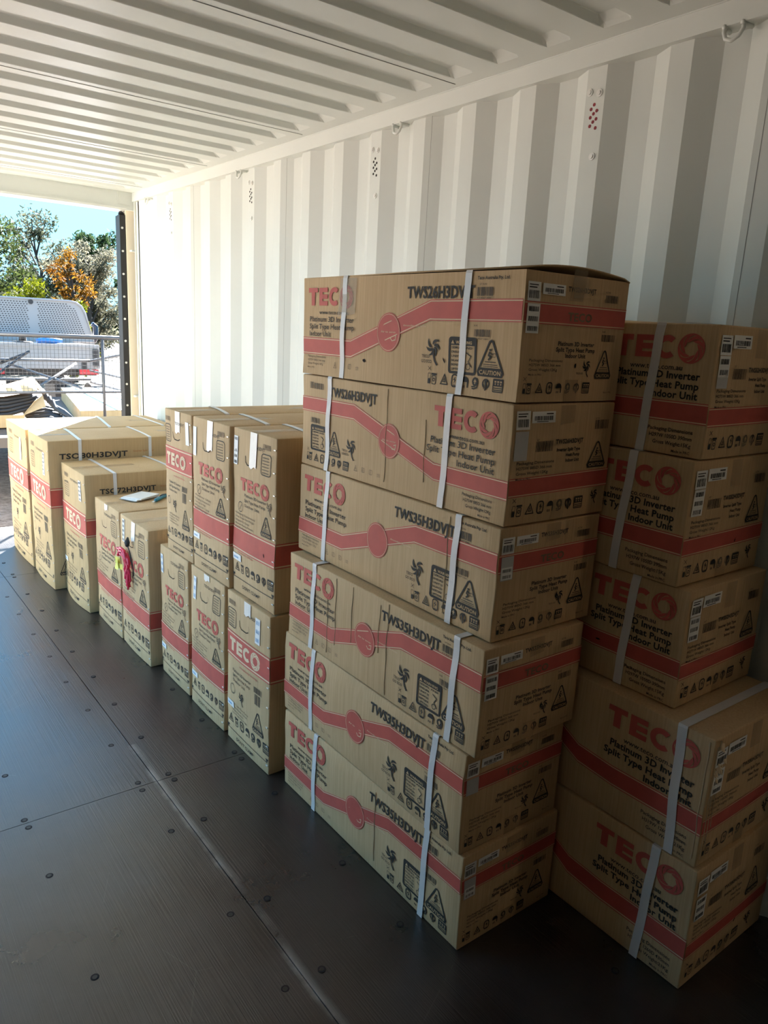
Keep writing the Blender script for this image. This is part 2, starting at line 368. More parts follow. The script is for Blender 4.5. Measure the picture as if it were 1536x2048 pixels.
class Print:
    def __init__(s): s.v = []; s.f = []; s.m = []; s.lay = 0; s.calls = []; s.depth = 0
    def begin(s, name):
        s.depth += 1
        if s.depth == 1: s.calls.append([name, len(s.f)])
    def end(s): s.depth -= 1
    def poly(s, pts, mi, lay=1):
        n = len(s.v); s.v += [(u, v_, lay) for u, v_ in pts]; s.f.append(tuple(range(n, n+len(pts)))); s.m.append(mi)
    def rect(s, u, v_, w, h, mi, lay=1): s.poly([(u, v_), (u+w, v_), (u+w, v_+h), (u, v_+h)], mi, lay)
    def text(s, t, u, v_, cap, mi=K, al='l', bold=False, width=None, lay=3):
        """cap = capital height; baseline at v"""
        V, Fc, x0, x1 = text_geo(t, bold); sc = cap/.70; sxx = sc if not width else width/(x1-x0)
        W = (x1-x0)*sxx; off = u if al == 'l' else u-W if al == 'r' else u-W/2
        n = len(s.v); s.v += [(off+(a-x0)*sxx, v_+b*sc, lay) for a, b in V]
        for q in Fc: s.f.append(tuple(n+i for i in q)); s.m.append(mi)
    def line(s, pts, w, mi, lay=2, seg=.03, closed=False):
        """band of width w along pts, subdivided"""
        P = [Vector(p) for p in pts]
        if closed: P.append(P[0])
        Q = []
        for i in range(len(P)-1):
            n = max(1, int((P[i+1]-P[i]).length/seg))
            Q += [P[i].lerp(P[i+1], j/n) for j in range(n)]
        Q.append(P[-1]); base = len(s.v)
        for i, p in enumerate(Q):
            if closed and (i == 0 or i == len(Q)-1): a, b = Q[-2], Q[1]
            else: a, b = Q[max(i-1, 0)], Q[min(i+1, len(Q)-1)]
            d1_ = (p-a); d2_ = (b-p)
            if d1_.length < 1e-9: d1_ = d2_
            if d2_.length < 1e-9: d2_ = d1_
            d = (d1_.normalized()+d2_.normalized())
            if d.length < 1e-6: d = d2_
            d.normalize(); c = max(.5, d.dot(d2_.normalized())); n_ = Vector((-d.y, d.x))*(w/2/c)
            s.v += [(*(p+n_), lay), (*(p-n_), lay)]
        for i in range(len(Q)-1): s.f.append((base+2*i+1, base+2*i+3, base+2*i+2, base+2*i)); s.m.append(mi)
    def vband(s, pts, h, mi, lay=1):
        """band whose vertical height is h, centre line through pts"""
        for (a, b), (c, d) in zip(pts, pts[1:]):
            n = max(1, int(abs(c-a)/.04))
            for i in range(n):
                t0, t1 = i/n, (i+1)/n
                u0, v0, u1, v1 = a+(c-a)*t0, b+(d-b)*t0, a+(c-a)*t1, b+(d-b)*t1
                s.poly([(u0, v0-h/2), (u1, v1-h/2), (u1, v1+h/2), (u0, v0+h/2)], mi, lay)
    def ell(s, u, v_, rx, ry, mi, lay=2, n=28): s.poly([(u+rx*math.cos(2*math.pi*i/n), v_+ry*math.sin(2*math.pi*i/n)) for i in range(n)], mi, lay)
    def ring(s, u, v_, r, w, mi, lay=3, n=28, a0=0, a1=2*math.pi, ry=None):
        ry = ry or r; s.line([(u+r*math.cos(a0+(a1-a0)*i/n), v_+ry*math.sin(a0+(a1-a0)*i/n)) for i in range(n+1)], w, mi, lay, seg=9)
    def rr(s, u, v_, w, h, lw, mi=K, lay=2, c=None):
        c = c if c is not None else min(w, h)*.18; pts = []
        for cx, cy_, a in ((u+w-c, v_+c, -90), (u+w-c, v_+h-c, 0), (u+c, v_+h-c, 90), (u+c, v_+c, 180)):
            for j in range(4): t = math.radians(a+j*30); pts.append((cx+c*math.cos(t), cy_+c*math.sin(t)))
        s.line(pts, lw, mi, lay, seg=9, closed=True)
    def bars(s, u, v_, w, h, mi=K, lay=3, seed=1):
        rd = random.Random(seed); x = 0
        while x < w:
            b = rd.choice((.0009, .0013, .0022))*(w/.045)**.5; b = min(b, w-x)
            s.rect(u+x, v_, b, h, mi, lay); x += b+rd.choice((.0008, .0012, .002))*(w/.045)**.5
    def swirl(s, u, v_, r, mi, lay=3, inner=.50, blades=8, tw=1.15, gap=.13):
        """round whirl mark: curved blades round an open eye"""
        for k_ in range(blades):
            t0 = 2*math.pi*k_/blades; dt = 2*math.pi/blades*(1-gap)
            A = []; B = []
            for j in range(6):
                q = j/5; rad = r*(inner+(1-inner)*q); a = t0-tw*q
                A.append((u+rad*math.cos(a), v_+rad*math.sin(a))); e_ = dt*(1-.25*q*q) if gap else dt
                B.append((u+rad*math.cos(a+e_), v_+rad*math.sin(a+e_)))
            n = len(s.v); s.v += [(*p, lay) for p in A+B]
            for j in range(5): s.f.append((n+j, n+j+1, n+6+j+1, n+6+j)); s.m.append(mi)
        s.ring(u, v_, r*.95, r*.12, mi, lay)
    def logo(s, u, v_, h, mi=R_, lay=3, w=None):
        """the maker's four letters; u,v = lower left, h = cap height, w = whole width"""
        W = w or 4.5*h; k_ = W/4.5
        def P(pts): s.poly([(u+a*k_, v_+b*h) for a, b in pts], mi, lay)
        st = .30
        P([(.30, 0), (.66, 0), (.66, .74), (.30, .74)]); P([(0, .74), (.96, .74), (.96, 1), (0, 1)])
        P([(1.12, 0), (1.46, 0), (1.46, 1), (1.12, 1)])
        for b in (0, .375, .75): P([(1.46, b), (1.98, b), (1.98, b+.25), (1.46, b+.25)])
        cx = 2.66; n = 14; base = len(s.v)
        for i in range(n+1):
            a = math.radians(48+264*i/n)
            for rr_, ry_ in ((.54, .52), (.27, .26)): s.v.append((u+(cx+rr_*math.cos(a))*k_, v_+(.5+ry_*math.sin(a))*h, lay))
        for i in range(n): s.f.append((base+2*i, base+2*i+2, base+2*i+3, base+2*i+1)); s.m.append(mi)
        s.swirl(u+3.80*k_, v_+.47*h, .62*min(k_, h*1.2), mi, lay)
    def palm(s, u, v_, h, mi=K):
        """a palm whose crown is a whirl of five curved leaves"""
        w = h*.62; cx, cy_ = u+w*.46, v_+h*.64
        s.line([(cx+w*.02, cy_-h*.10), (cx+w*.04, v_+h*.36), (cx+w*.14, v_+h*.16), (cx+w*.36, v_)], w*.12, mi, 3, seg=.5)
        for k_ in range(6):
            t0 = math.radians(95-k_*52); n = 7; base = len(s.v)
            for i in range(n+1):
                q = i/n; rad = h*(.07+.30*q); a = t0-1.15*q; th = h*.052*math.sin(math.pi*min(1, .12+q*.88))**.8
                px_, py_ = cx+rad*math.cos(a), cy_+rad*math.sin(a); nx_, ny_ = math.cos(a+.9), math.sin(a+.9)
                s.v += [(px_+nx_*th, py_+ny_*th, 3), (px_-nx_*th, py_-ny_*th, 3)]
            for i in range(n): s.f.append((base+2*i, base+2*i+1, base+2*i+3, base+2*i+2)); s.m.append(mi)
    def caution(s, u, v_, w, h, mi=K, word=True):
        P = [(u+w*.5, v_+h), (u+w*.96, v_+h*.14), (u+w*.9, v_+h*.03), (u+w*.1, v_+h*.03), (u+w*.04, v_+h*.14)]
        s.line([(u+w*.44, v_+h*.95), (u+w*.5, v_+h*.98), (u+w*.56, v_+h*.95), (u+w*.96, v_+h*.14), (u+w*.92, v_+h*.05), (u+w*.08, v_+h*.05), (u+w*.04, v_+h*.14)], w*.055, mi, 2, seg=9, closed=True)
        s.poly([(u+w*.05, v_+h*.05), (u+w*.95, v_+h*.05), (u+w*.88, v_+h*.26), (u+w*.12, v_+h*.26)], mi, 2)
        if word: s.text('CAUTION', u+w*.5, v_+h*.08, h*.115, CB, 'c', True, w*.78, 4)
        s.ell(u+w*.48, v_+h*.74, w*.045, h*.03, mi, 3, 8)
        s.line([(u+w*.47, v_+h*.70), (u+w*.43, v_+h*.60), (u+w*.50, v_+h*.55), (u+w*.42, v_+h*.47)], w*.05, mi, 3, seg=9)
        s.line([(u+w*.46, v_+h*.66), (u+w*.56, v_+h*.62)], w*.03, mi, 3, seg=9)
        s.rr(u+w*.56, v_+h*.56, w*.12, h*.09, w*.012, mi, 3)
        s.line([(u+w*.30, v_+h*.42), (u+w*.70, v_+h*.42)], h*.022, mi, 3, seg=9); s.line([(u+w*.24, v_+h*.35), (u+w*.76, v_+h*.35)], h*.018, mi, 3, seg=9); s.line([(u+w*.22, v_+h*.30), (u+w*.78, v_+h*.30)], h*.014, mi, 3, seg=9)
    def warning(s, u, v_, w, h, mi=K):
        s.rr(u, v_, w, h, w*.07, mi, 2, c=w*.06); s.rect(u, v_+h*.80, w, h*.20, mi, 2)
        s.text('WARNING', u+w*.56, v_+h*.845, h*.085, CB, 'c', True, w*.62, 4); s.poly([(u+w*.07, v_+h*.84), (u+w*.2, v_+h*.84), (u+w*.135, v_+h*.95)], CB, 4)
        for i, t in enumerate(('SERIAL AND', 'ENSURE', 'UNIT IS', 'BALANCED', 'BEFORE', 'LIFTING')): s.text(t, u+w*.09, v_+h*(.70-.125*i), h*.062, mi, 'l', True, w*(.80 if i == 0 else .42))
        s.line([(u+w*.66, v_+h*.60), (u+w*.84, v_+h*.50), (u+w*.74, v_+h*.34), (u+w*.88, v_+h*.18)], w*.025, mi, 3, seg=9); s.ring(u+w*.74, v_+h*.20, w*.08, w*.02, mi, 3, 10)
    def icons(s, u, v_, h, step, mi=K, which='wbtgusha'):
        x = u; lw = h*.07
        for c in which:
            if c == 'w':
                s.rect(x+h*.15, v_, h*.34, h*.42, mi, 2); s.rr(x+h*.15, v_+h*.45, h*.34, h*.45, lw*.6, mi, 2); s.line([(x+h*.1, v_+h*1.15), (x+h*.5, v_+h*1.5)], lw*.6, mi); s.line([(x+h*.5, v_+h*1.15), (x+h*.1, v_+h*1.5)], lw*.6, mi); x += h*.62; continue
            if c == 'b':
                s.rr(x+h*.08, v_, h*.5, h*.72, lw, mi); s.rect(x, v_+h*.78, h*.66, h*.16, mi, 2); s.ring(x+h*.33, v_+h*.38, h*.13, lw, mi, 3, 8)
            elif c == 't':
                s.line([(x, v_+h*.1), (x+h*.9, v_+h*.1), (x+h*.45, v_+h*.92)], lw*1.3, mi, 2, 9, True); s.line([(x+h*.3, v_+h*.3), (x+h*.6, v_+h*.3), (x+h*.45, v_+h*.6)], lw, mi, 2, 9, True)
                x += h*.18
            elif c == 'g':
                s.rr(x, v_, h*.72, h, lw*1.6, mi, c=h*.25); s.poly([(x+h*.42, v_+h*.88), (x+h*.2, v_+h*.55), (x+h*.38, v_+h*.55), (x+h*.24, v_+h*.2), (x+h*.55, v_+h*.6), (x+h*.4, v_+h*.6)], mi, 3); s.line([(x+h*.2, v_+h*.12), (x+h*.55, v_+h*.12)], lw, mi, 3, 9)
            elif c == 'u':
                s.poly([(x+h*.4+h*.42*math.cos(math.radians(a)), v_+h*.5+h*.45*math.sin(math.radians(a))) for a in range(0, 181, 20)]+[(x+h*.12, v_+h*.5), (x+h*.2, v_+h*.62), (x+h*.55, v_+h*.66), (x+h*.62, v_+h*.5)][::-1], mi, 2)
                s.rect(x+h*.66, v_+h*.05, h*.14, h*.45, mi, 2); s.rect(x+h*.1, v_+h*.02, h*.1, h*.2, mi, 2); s.rect(x+h*.3, v_+h*.02, h*.1, h*.2, mi, 2)
            elif c == 's':
                s.ell(x+h*.38, v_+h*.62, h*.36, h*.36, mi, 2, 18); s.poly([(x+h*.38, v_+h*.85), (x+h*.56, v_+h*.6), (x+h*.44, v_+h*.6), (x+h*.44, v_+h*.42), (x+h*.32, v_+h*.42), (x+h*.32, v_+h*.6), (x+h*.2, v_+h*.6)], CB, 3)
                s.line([(x+h*.72, v_+h*.55), (x+h*.62, v_+h*.15), (x+h*.3, v_+h*.03), (x+h*.05, v_+h*.06)], lw*1.5, mi, 2, 9); s.line([(x, v_+h*.2), (x+h*.45, v_+h*.2)], lw*1.3, mi, 3, 9)
            elif c == 'h':
                s.ring(x+h*.38, v_+h*.55, h*.36, lw*1.6, mi, 2, 12, -1.0, 4.14); s.poly([(x+h*.2, v_+h*.85), (x+h*.56, v_+h*.85), (x+h*.46, v_+h*.5), (x+h*.46, v_), (x+h*.32, v_), (x+h*.32, v_+h*.5)], mi, 3); s.line([(x+h*.22, v_+h*.1), (x+h*.14, v_+h*.5)], lw, mi, 3, 9); s.line([(x+h*.54, v_+h*.1), (x+h*.62, v_+h*.5)], lw, mi, 3, 9)
            elif c == 'a':
                s.rr(x, v_, h*1.05, h, lw*1.2, mi, c=h*.06); s.rect(x, v_+h*.44, h*1.05, h*.56, mi, 2); s.line([(x+h*.08, v_+h*.3), (x+h, v_+h*.3)], lw, mi, 3, 9); s.line([(x+h*.08, v_+h*.14), (x+h, v_+h*.14)], lw, mi, 3, 9)
                for q in (.2, .5, .8): s.rect(x+h*q, v_+h*.55, h*.1, h*.14, CB, 3); s.rect(x+h*q-h*.05, v_+h*.75, h*.2, h*.12, CB, 3)
                x += h*.3
            elif c == 'm': s.line([(x, v_), (x+h*.8, v_), (x+h*.4, v_+h*.9)], lw*.7, mi, 2, 9, True); s.rect(x+h*.36, v_+h*.2, h*.08, h*.35, mi, 2)
            elif c == 'k': s.rr(x, v_+h*.1, h*.8, h*.7, lw*.6, mi); s.line([(x+h*.4, v_+h*.1), (x+h*.4, v_+h*.8)], lw*.6, mi, 2, 9); s.line([(x+h*.1, v_+h*.3), (x+h*.3, v_+h*.3)], lw*.5, mi, 2, 9); s.line([(x+h*.1, v_+h*.5), (x+h*.3, v_+h*.5)], lw*.5, mi, 2, 9)
            elif c == 'p':
                for q in (.1, .3, .5): s.line([(x, v_+h*q), (x+h*.6, v_+h*(q+.06)), (x+h*.8, v_+h*q)], lw*.6, mi, 2, 9)
            x += step
    def emit(s, name, fn, parent, mats=None):
        # one mesh per mark: calls of one name that lie within 2 cm of each other are one mark
        cl = []; calls = s.calls+[[None, len(s.f)]]
        if not s.calls or s.calls[0][1] > 0: calls = [[name, 0]]+calls
        for (nm, a), (_, b) in zip(calls, calls[1:]):
            if a == b: continue
            us = [s.v[i][:2] for q in s.f[a:b] for i in q]
            bb = [min(p[0] for p in us), min(p[1] for p in us), max(p[0] for p in us), max(p[1] for p in us)]
            nm = nm or name; hit = [c for c in cl if c[0] == nm and max(0, c[1][0]-bb[2], bb[0]-c[1][2]) < .02 and max(0, c[1][1]-bb[3], bb[1]-c[1][3]) < .02]
            fs = list(range(a, b))
            for c in hit: cl.remove(c); fs += c[2]; bb = [min(bb[0], c[1][0]), min(bb[1], c[1][1]), max(bb[2], c[1][2]), max(bb[3], c[1][3])]
            cl.append([nm, bb, fs])
        o = None
        for nm, bb, fs in cl:
            remap = {}; v = []; f = []; used = sorted({s.m[i] for i in fs})
            for i in sorted(fs):
                q = []
                for j in s.f[i]:
                    if j not in remap: remap[j] = len(v); a, b, l = s.v[j]; v.append(fn(a, b, .0008+.00035*l))
                    q.append(remap[j])
                f.append(tuple(q))
            o = mesh(nm, v, f, [PM[a] for a in used], parent, [used.index(s.m[i]) for i in sorted(fs)])
        return o
def _named(meth, nm):
    f0 = getattr(Print, meth)
    def g(s, *a, **k):
        s.begin(nm)
        try: return f0(s, *a, **k)
        finally: s.end()
    setattr(Print, meth, g)
for a_, b_ in (('text', 'printed_text'), ('line', 'printed_line'), ('rr', 'printed_frame'), ('bars', 'barcode'), ('swirl', 'whirl_mark'), ('logo', 'printed_logo'), ('palm', 'palm_emblem'), ('caution', 'caution_triangle'), ('warning', 'warning_panel'), ('icons', 'handling_symbols'), ('ring', 'printed_ring'), ('vband', 'red_stripe'), ('ell', 'printed_disc')): _named(a_, b_)
# ------------------------------------------------------------------ cartons
def carton(label, group, loc, rz, D, L, H, bulge=.004, mat_=None, top=0, foot=0, lid=0, wob=1, seed=0, lean=0):
    """origin = corner nearest the camera's left; x along the depth, y along the length"""
    rd = random.Random(seed+5); mt = mat_ or CARD
    ph = [rd.uniform(0, 6.28) for _ in range(6)]
    def dsp(a, b, A, B, amt, i):
        q = math.sin(math.pi*max(0, min(1, a/A)))*math.sin(math.pi*max(0, min(1, b/B)))
        return amt*q*(1+.35*math.sin(a*9+ph[i])*math.sin(b*11+ph[(i+1) % 6]))
    def edge(p):
        x, y, z = p; t = z/H
        k_ = foot*(max(0, 1-t*5))**2 if foot else 0
        w_ = wob*.0016*(math.sin(z*17+ph[0])+math.sin(z*41+ph[1])*.6)
        x += (-w_*(1-x/D) if D else 0) - k_*math.sin(math.pi*min(1, max(0, y/L)))*(1-x/D) + lean*z
        z2 = z - (wob*.0006*(1+math.sin(y*13+ph[2])) if t > .98 and not lid else 0)
        return (x, y, z2)
    fn = {
        'L': lambda u, v, o: edge((-dsp(u, v, L, H, bulge, 0)-o, L-u, v)),
        'E': lambda u, v, o: edge((u, -dsp(u, v, D, H, bulge*.6, 1)-o, v)),
        'T': lambda u, v, o: edge((u, v, H+dsp(u, v, D, L, top, 2)+o)),
        'R': lambda u, v, o: edge((D+dsp(u, v, L, H, bulge*.3, 3)+o, u, v)),
        'B': lambda u, v, o: edge((D-u, L+dsp(u, v, D, H, bulge*.3, 4)+o, v)),
        'D': lambda u, v, o: edge((u, L-v, -o)) }
    bm = bmesh.new()
    def face(key, A, B):
        na, nb = (max(2, min(14, int(q/.05))) for q in (A, B))
        g = [[bm.verts.new(fn[key](A*i/na, B*j/nb, 0)) for i in range(na+1)] for j in range(nb+1)]
        for j in range(nb):
            for i in range(na): bm.faces.new((g[j][i], g[j][i+1], g[j+1][i+1], g[j+1][i]))
    face('L', L, H); face('E', D, H); face('R', L, H); face('B', D, H); face('D', D, L)
    if not lid: face('T', D, L)
    bmesh.ops.remove_doubles(bm, verts=bm.verts, dist=.0008)
    if not lid:
        ed = [e_ for e_ in bm.edges if len(e_.link_faces) == 2 and e_.calc_face_angle(0) > .9]
        bmesh.ops.bevel(bm, geom=ed, offset=.0035, segments=2, profile=.5, affect='EDGES')
    me = bpy.data.meshes.new('cardboard_carton'); bm.normal_update(); bm.to_mesh(me); bm.free(); me.materials.append(mt)
    me.polygons.foreach_set('use_smooth', [len(p.vertices) > 0 for p in me.polygons])
    try: me.set_sharp_from_angle(angle=math.radians(50))
    except Exception: pass
    o = bpy.data.objects.new('cardboard_carton', me); C.objects.link(o); o.location = loc; o.rotation_euler.z = rz
    tag(o, label, 'carton', group)
    return o, fn
def strap(o, pts, w=.016, name='strap'):
    """flat band through 3-D points (local), with the side vector given per point"""
    v = []; f = []; n = len(pts)
    for p, s_, nn in pts:
        p = Vector(p); s_ = Vector(s_)*w/2; nn = Vector(nn)*.0007
        v += [tuple(p+s_+nn), tuple(p-s_+nn), tuple(p-s_-nn), tuple(p+s_-nn)]
    for i in range(n-1):
        a, b = 4*i, 4*i+4
        for q in range(4): f.append((a+q, a+(q+1) % 4, b+(q+1) % 4, b+q))
    f += [(0, 1, 2, 3), (4*n-1, 4*n-2, 4*n-3, 4*n-4)]
    return mesh(name, v, f, STRAP, o)
def strap_L(o, fn, u0, L, H, D, u1=None, w=.016):
    """round the -X face and over the top, u measured on the L face"""
    u1 = u0 if u1 is None else u1; pts = []; N = 10
    for i in range(N+1):
        q = i/N; u = u0+(u1-u0)*q; P = fn['L'](u, H*q, .003+.0015*math.sin(q*9+u0*20)); pts.append((P, (0, 1, 0), (-1, 0, .0)))
    pts[-1] = (Vector(fn['L'](u1, H-.004, .003)), (0, 1, 0), (-1, 0, 0))
    pts.append((Vector(fn['T'](0.0, L-u1, .003))+Vector((-.0015, 0, -.0005)), (0, 1, 0), (-.7, 0, .7)))
    for i in range(1, 7): q = i/6; pts.append((fn['T'](D*q, L-u1, .0026), (0, 1, 0), (0, 0, 1)))
    pts.append((fn['R'](L-u1, 0.0, .003), (0, 1, 0), (1, 0, 0)))
    return strap(o, pts, w)
def strap_E(o, fn, x0, L, H, D, x1=None, w=.018):
    """down the -Y face and over the top"""
    x1 = x0 if x1 is None else x1; pts = []
    for i in range(7): q = i/6; pts.append((fn['E'](x1, (H-.003)*q, .003), (1, 0, 0), (0, -1, 0)))
    pts.append((Vector(fn['T'](x1, 0, .003))+Vector((0, -.0015, -.0005)), (1, 0, 0), (0, -.7, .7)))
    for i in range(1, 7): q = i/6; pts.append((fn['T'](x1+(x0-x1)*q, L*q, .0028), (1, 0, 0), (0, 0, 1)))
    pts.append((fn['B'](D-x0, 0, .003), (1, 0, 0), (0, 1, 0)))
    return strap(o, pts, w)
def sticker(o, fnk, rects, name='sticker', seed=1):
    for i, (u, v, w, h, kind) in enumerate(rects):
        p = Print(); p.begin(name)
        p.rect(u, v, w, h, {'g': GY}.get(kind, PA), 5)
        if kind == 'b': p.bars(u+w*.1, v+h*.14, w*.8, h*.42, K, 6, seed+i); p.rect(u+w*.1, v+h*.68, w*.6, h*.06, K, 6); p.rect(u+w*.1, v+h*.82, w*.7, h*.05, K, 6)
        if kind == 'h': p.bars(u+w*.1, v+h*.22, w*.8, h*.38, K, 6, seed+i); p.rect(u+w*.6, v+h*.74, w*.3, h*.1, K, 6); p.rect(u+w*.2, v+h*.08, w*.5, h*.06, K, 6)
        if kind == 's':
            n = max(2, round(h/.022))
            for j in range(n): p.bars(u+w*.12, v+h*(j+.22)/n, w*.76, h*.5/n, K, 6, seed+i+j)
        if kind == 'm':
            n = max(2, round(h/.028))
            for j in range(n): p.bars(u+w*.15, v+h*(j+.25)/n, w*.7, h*.45/n, BL, 6, seed+i+j)
        if kind == 'l': p.rect(u+w*.12, v+h*.3, w*.55, h*.28, BL, 6)
        p.end(); p.emit(name, fnk, o)
def slots(o, fnk, pts, name='torn_slot'):
    for u, v, w, h, a in pts:
        p = Print()
        ca, sa = math.cos(a), math.sin(a)
        q = [(-.5, 0), (-.2, .32), (.2, .38), (.5, 0), (.15, -.22), (-.25, -.3)]
        p.poly([(u+x*w*ca-y*h*sa, v+x*w*sa+y*h*ca) for x, y in q], SL, 3)
        p.emit(name, fnk, o)
def creases(o, fnk, us, H, name='crease', v0=.0, full=True):
    for u, a, b in us:
        m = MB(); N = 8; w_ = .0016
        for i in range(N):
            q0, q1 = a+(b-a)*i/N, a+(b-a)*(i+1)/N; d0, d1_ = .0012*math.sin(q0*60+u*50), .0012*math.sin(q1*60+u*50)
            A = [Vector(fnk(u+d0-w_, q0, .0008)), Vector(fnk(u+d0+w_, q0, .0008)), Vector(fnk(u+d1_+w_, q1, .0008)), Vector(fnk(u+d1_-w_, q1, .0008)), Vector(fnk(u+d0, q0, .0026)), Vector(fnk(u+d1_, q1, .0026))]
            m.quad([A[0], A[4], A[5], A[3]]); m.quad([A[4], A[1], A[2], A[5]])
        m.build(name, CREASE, o)
def tape(o, fnk, quads, mt=TAPE, name='tape'):
    for q in quads:
        p = MB(); p.quad([fnk(u, v, .0027) for u, v in q]); p.build(name, mt, o)
PK = ('Packaging Dimensions', 'H275W 885D 366 mm', 'Gross Weight:12Kg', 'Made in PRC')
PKB = ('Packaging Dimensions', 'H297W 1050D 390mm', 'Gross Weight:15Kg', 'Made in PRC')
PKC = ('Packaging Dimensions', 'H319W 1260D 430mm', 'Gross Weight:21Kg', 'Made in PRC')
def pack(p, pk, u, v, cap, al='l', w=None, mi=K):
    for i, t in enumerate(pk): p.text(t, u, v-i*cap*1.75, cap*(1 if i < 3 else .7), mi, al, False, (w*(1, .95, .85, .4)[i] if w else None))
def stripe(p, pts, h):
    p.begin('red_stripe'); _stripe(p, pts, h); p.end()
def _stripe(p, pts, h):
    p.vband(pts, h*.84, R_, 1)
    for sg in (1, -1):
        p.vband([(a, b+sg*h*.45) for a, b in pts], h*.055, L_, 2); p.vband([(a, b+sg*h*.50) for a, b in pts], h*.05, R_, 2)
def medal(p, u, v, rx, ry):
    p.begin('round_medallion'); _medal(p, u, v, rx, ry); p.end()
def _medal(p, u, v, rx, ry):
    p.ell(u, v, rx*1.0, ry*1.0, R_, 3); p.ring(u, v, rx*.93, .0013, L_, 4, 28, ry=ry*.93)
    p.text('Air to sense', u, v-.001, .005, L_, 'c', False, rx*1.25, 4)
    p.line([(u+rx*.2, v-ry*.28), (u+rx*.35, v-ry*.42), (u+rx*.62, v-ry*.36), (u+rx*.66, v-ry*.12), (u+rx*.45, v-ry*.18)], .0024, L_, 4, 9)
def front_a(model, H=.2824):
    k_ = H/.275; p = Print()
    stripe(p, [(.001, .083*k_), (.256, .083*k_), (.592, .19*k_), (.889, .192*k_)], .047)
    medal(p, .429, .133*k_, .05, .05)
    p.logo(.03, .198*k_, .050, R_, 3, .235)
    p.text('www.teco.com.au', .09, .174*k_, .011, K, 'l', False, .155)
    for i, (t, w_) in enumerate((('Platinum 3D Inverter', .232), ('Split Type Heat Pump', .235), ('Indoor Unit', .116))): p.text(t, .038, (.153-.0205*i)*k_, .0145, K, 'l', False, w_)
    p.text(model, .50, .218*k_, .027, K, 'l', True, .242)
    p.text('Teco Australia Pty. Ltd.', .749, .257*k_, .007, K, 'l', True, .10); p.text('S/T DUN', .757, .245*k_, .004, K)
    p.bars(.748, .222*k_, .052, .019, K, 3, 3); p.text('9 314567 2000', .75, .216*k_, .0035, K, 'l', False, .045)
    p.text('N.W.', .748, .156*k_, .004, K); p.bars(.750, .134*k_, .050, .016, K, 3, 9); p.text('9 314567 1000', .75, .128*k_, .003, K, 'l', False, .045)
    p.text('Airconditioning Series', .49, (.150)*k_, .0045, L_, 'l', False, .09, 4)
    p.palm(.590, .062*k_, .068*k_); p.text('TECO', .568, .078*k_, .0075, K, 'l', False, .028); p.text('GO ECO', .566, .066*k_, .0075, K, 'l', False, .040)
    p.warning(.669, .050*k_, .088, .078*k_); p.caution(.763, .046*k_, .086, .082*k_)
    p.icons(.590, .017*k_, .028, .0345)
    pack(p, PK, .028, .050*k_, .006, 'l', .10, FD); p.icons(.170, .026*k_, .018, .037, K, 'mkkp')
    return p
def front_b(model, L, H, pk, A=False, s=1.0):
    """the other long face: everything set against the right end. distances r from the right end"""
    p = Print(); k_ = H/.3067 if not A else H/.275
    if A:
        stripe(p, [(.001, .188*k_), (.284, .190*k_), (.638, .083*k_), (L-.001, .082*k_)], .043)
        medal(p, .453, .132*k_, .047, .047)
        p.logo(L-.262, .197*k_, .050, R_, 3, .225)
        p.text('www.teco.com.au', L-.085, .174*k_, .011, K, 'r', False, .12)
        for i, (t, w_) in enumerate((('Platinum 3D Inverter', .225), ('Split Type Heat Pump', .238), ('Indoor Unit', .125))): p.text(t, L-.045, (.155-.022*i)*k_, .016, K, 'r', False, w_)
        pack(p, pk, L-.045, .046*k_, .0075, 'r', .10)
        p.text(model, .155, .222*k_, .026, K, 'l', True, .235)
        p.bars(.045, .236*k_, .02, .02, K, 3, 4); p.bars(.07, .236*k_, .05, .018, K, 3, 6); p.bars(.052, .134*k_, .05, .016, K, 3, 9)
        p.warning(.055, .054*k_, .084, .072*k_); p.caution(.15, .046*k_, .07, .075*k_)
        p.palm(.255, .052*k_, .064*k_); p.text('TECO', .228, .072*k_, .0065, K, 'l', False, .028); p.text('GO ECO', .226, .062*k_, .0065, K, 'l', False, .036)
        p.icons(.03, .018*k_, .025, .031); p.icons(.293, .026*k_, .018, .037, K, 'mkkp')
    else:
        vb = .104*k_; hb = .047*k_*s
        stripe(p, [(.001, .20*k_), (L*.55, .20*k_), (L-.36, vb+.01), (L-.25, vb), (L-.001, vb)], hb)
        medal(p, L*.5, .2*k_, .05, .05)
        p.logo(L-.268*s, .226*k_, .052*s, R_, 3, .245*s)
        p.text('www.teco.com.au', L-.077*s, .200*k_, .0125*s, K, 'r', False, .140*s)
        for i, (t, w_) in enumerate((('Platinum 3D Inverter', .222), ('Split Type Heat Pump', .236), ('Indoor Unit', .122))): p.text(t, L-.030*s, (.180-.0225*i)*k_, .0165*s, K, 'r', True, w_*s)
        pack(p, pk, L-.030*s, .055*k_, .009*s, 'r', .118*s)
    return p
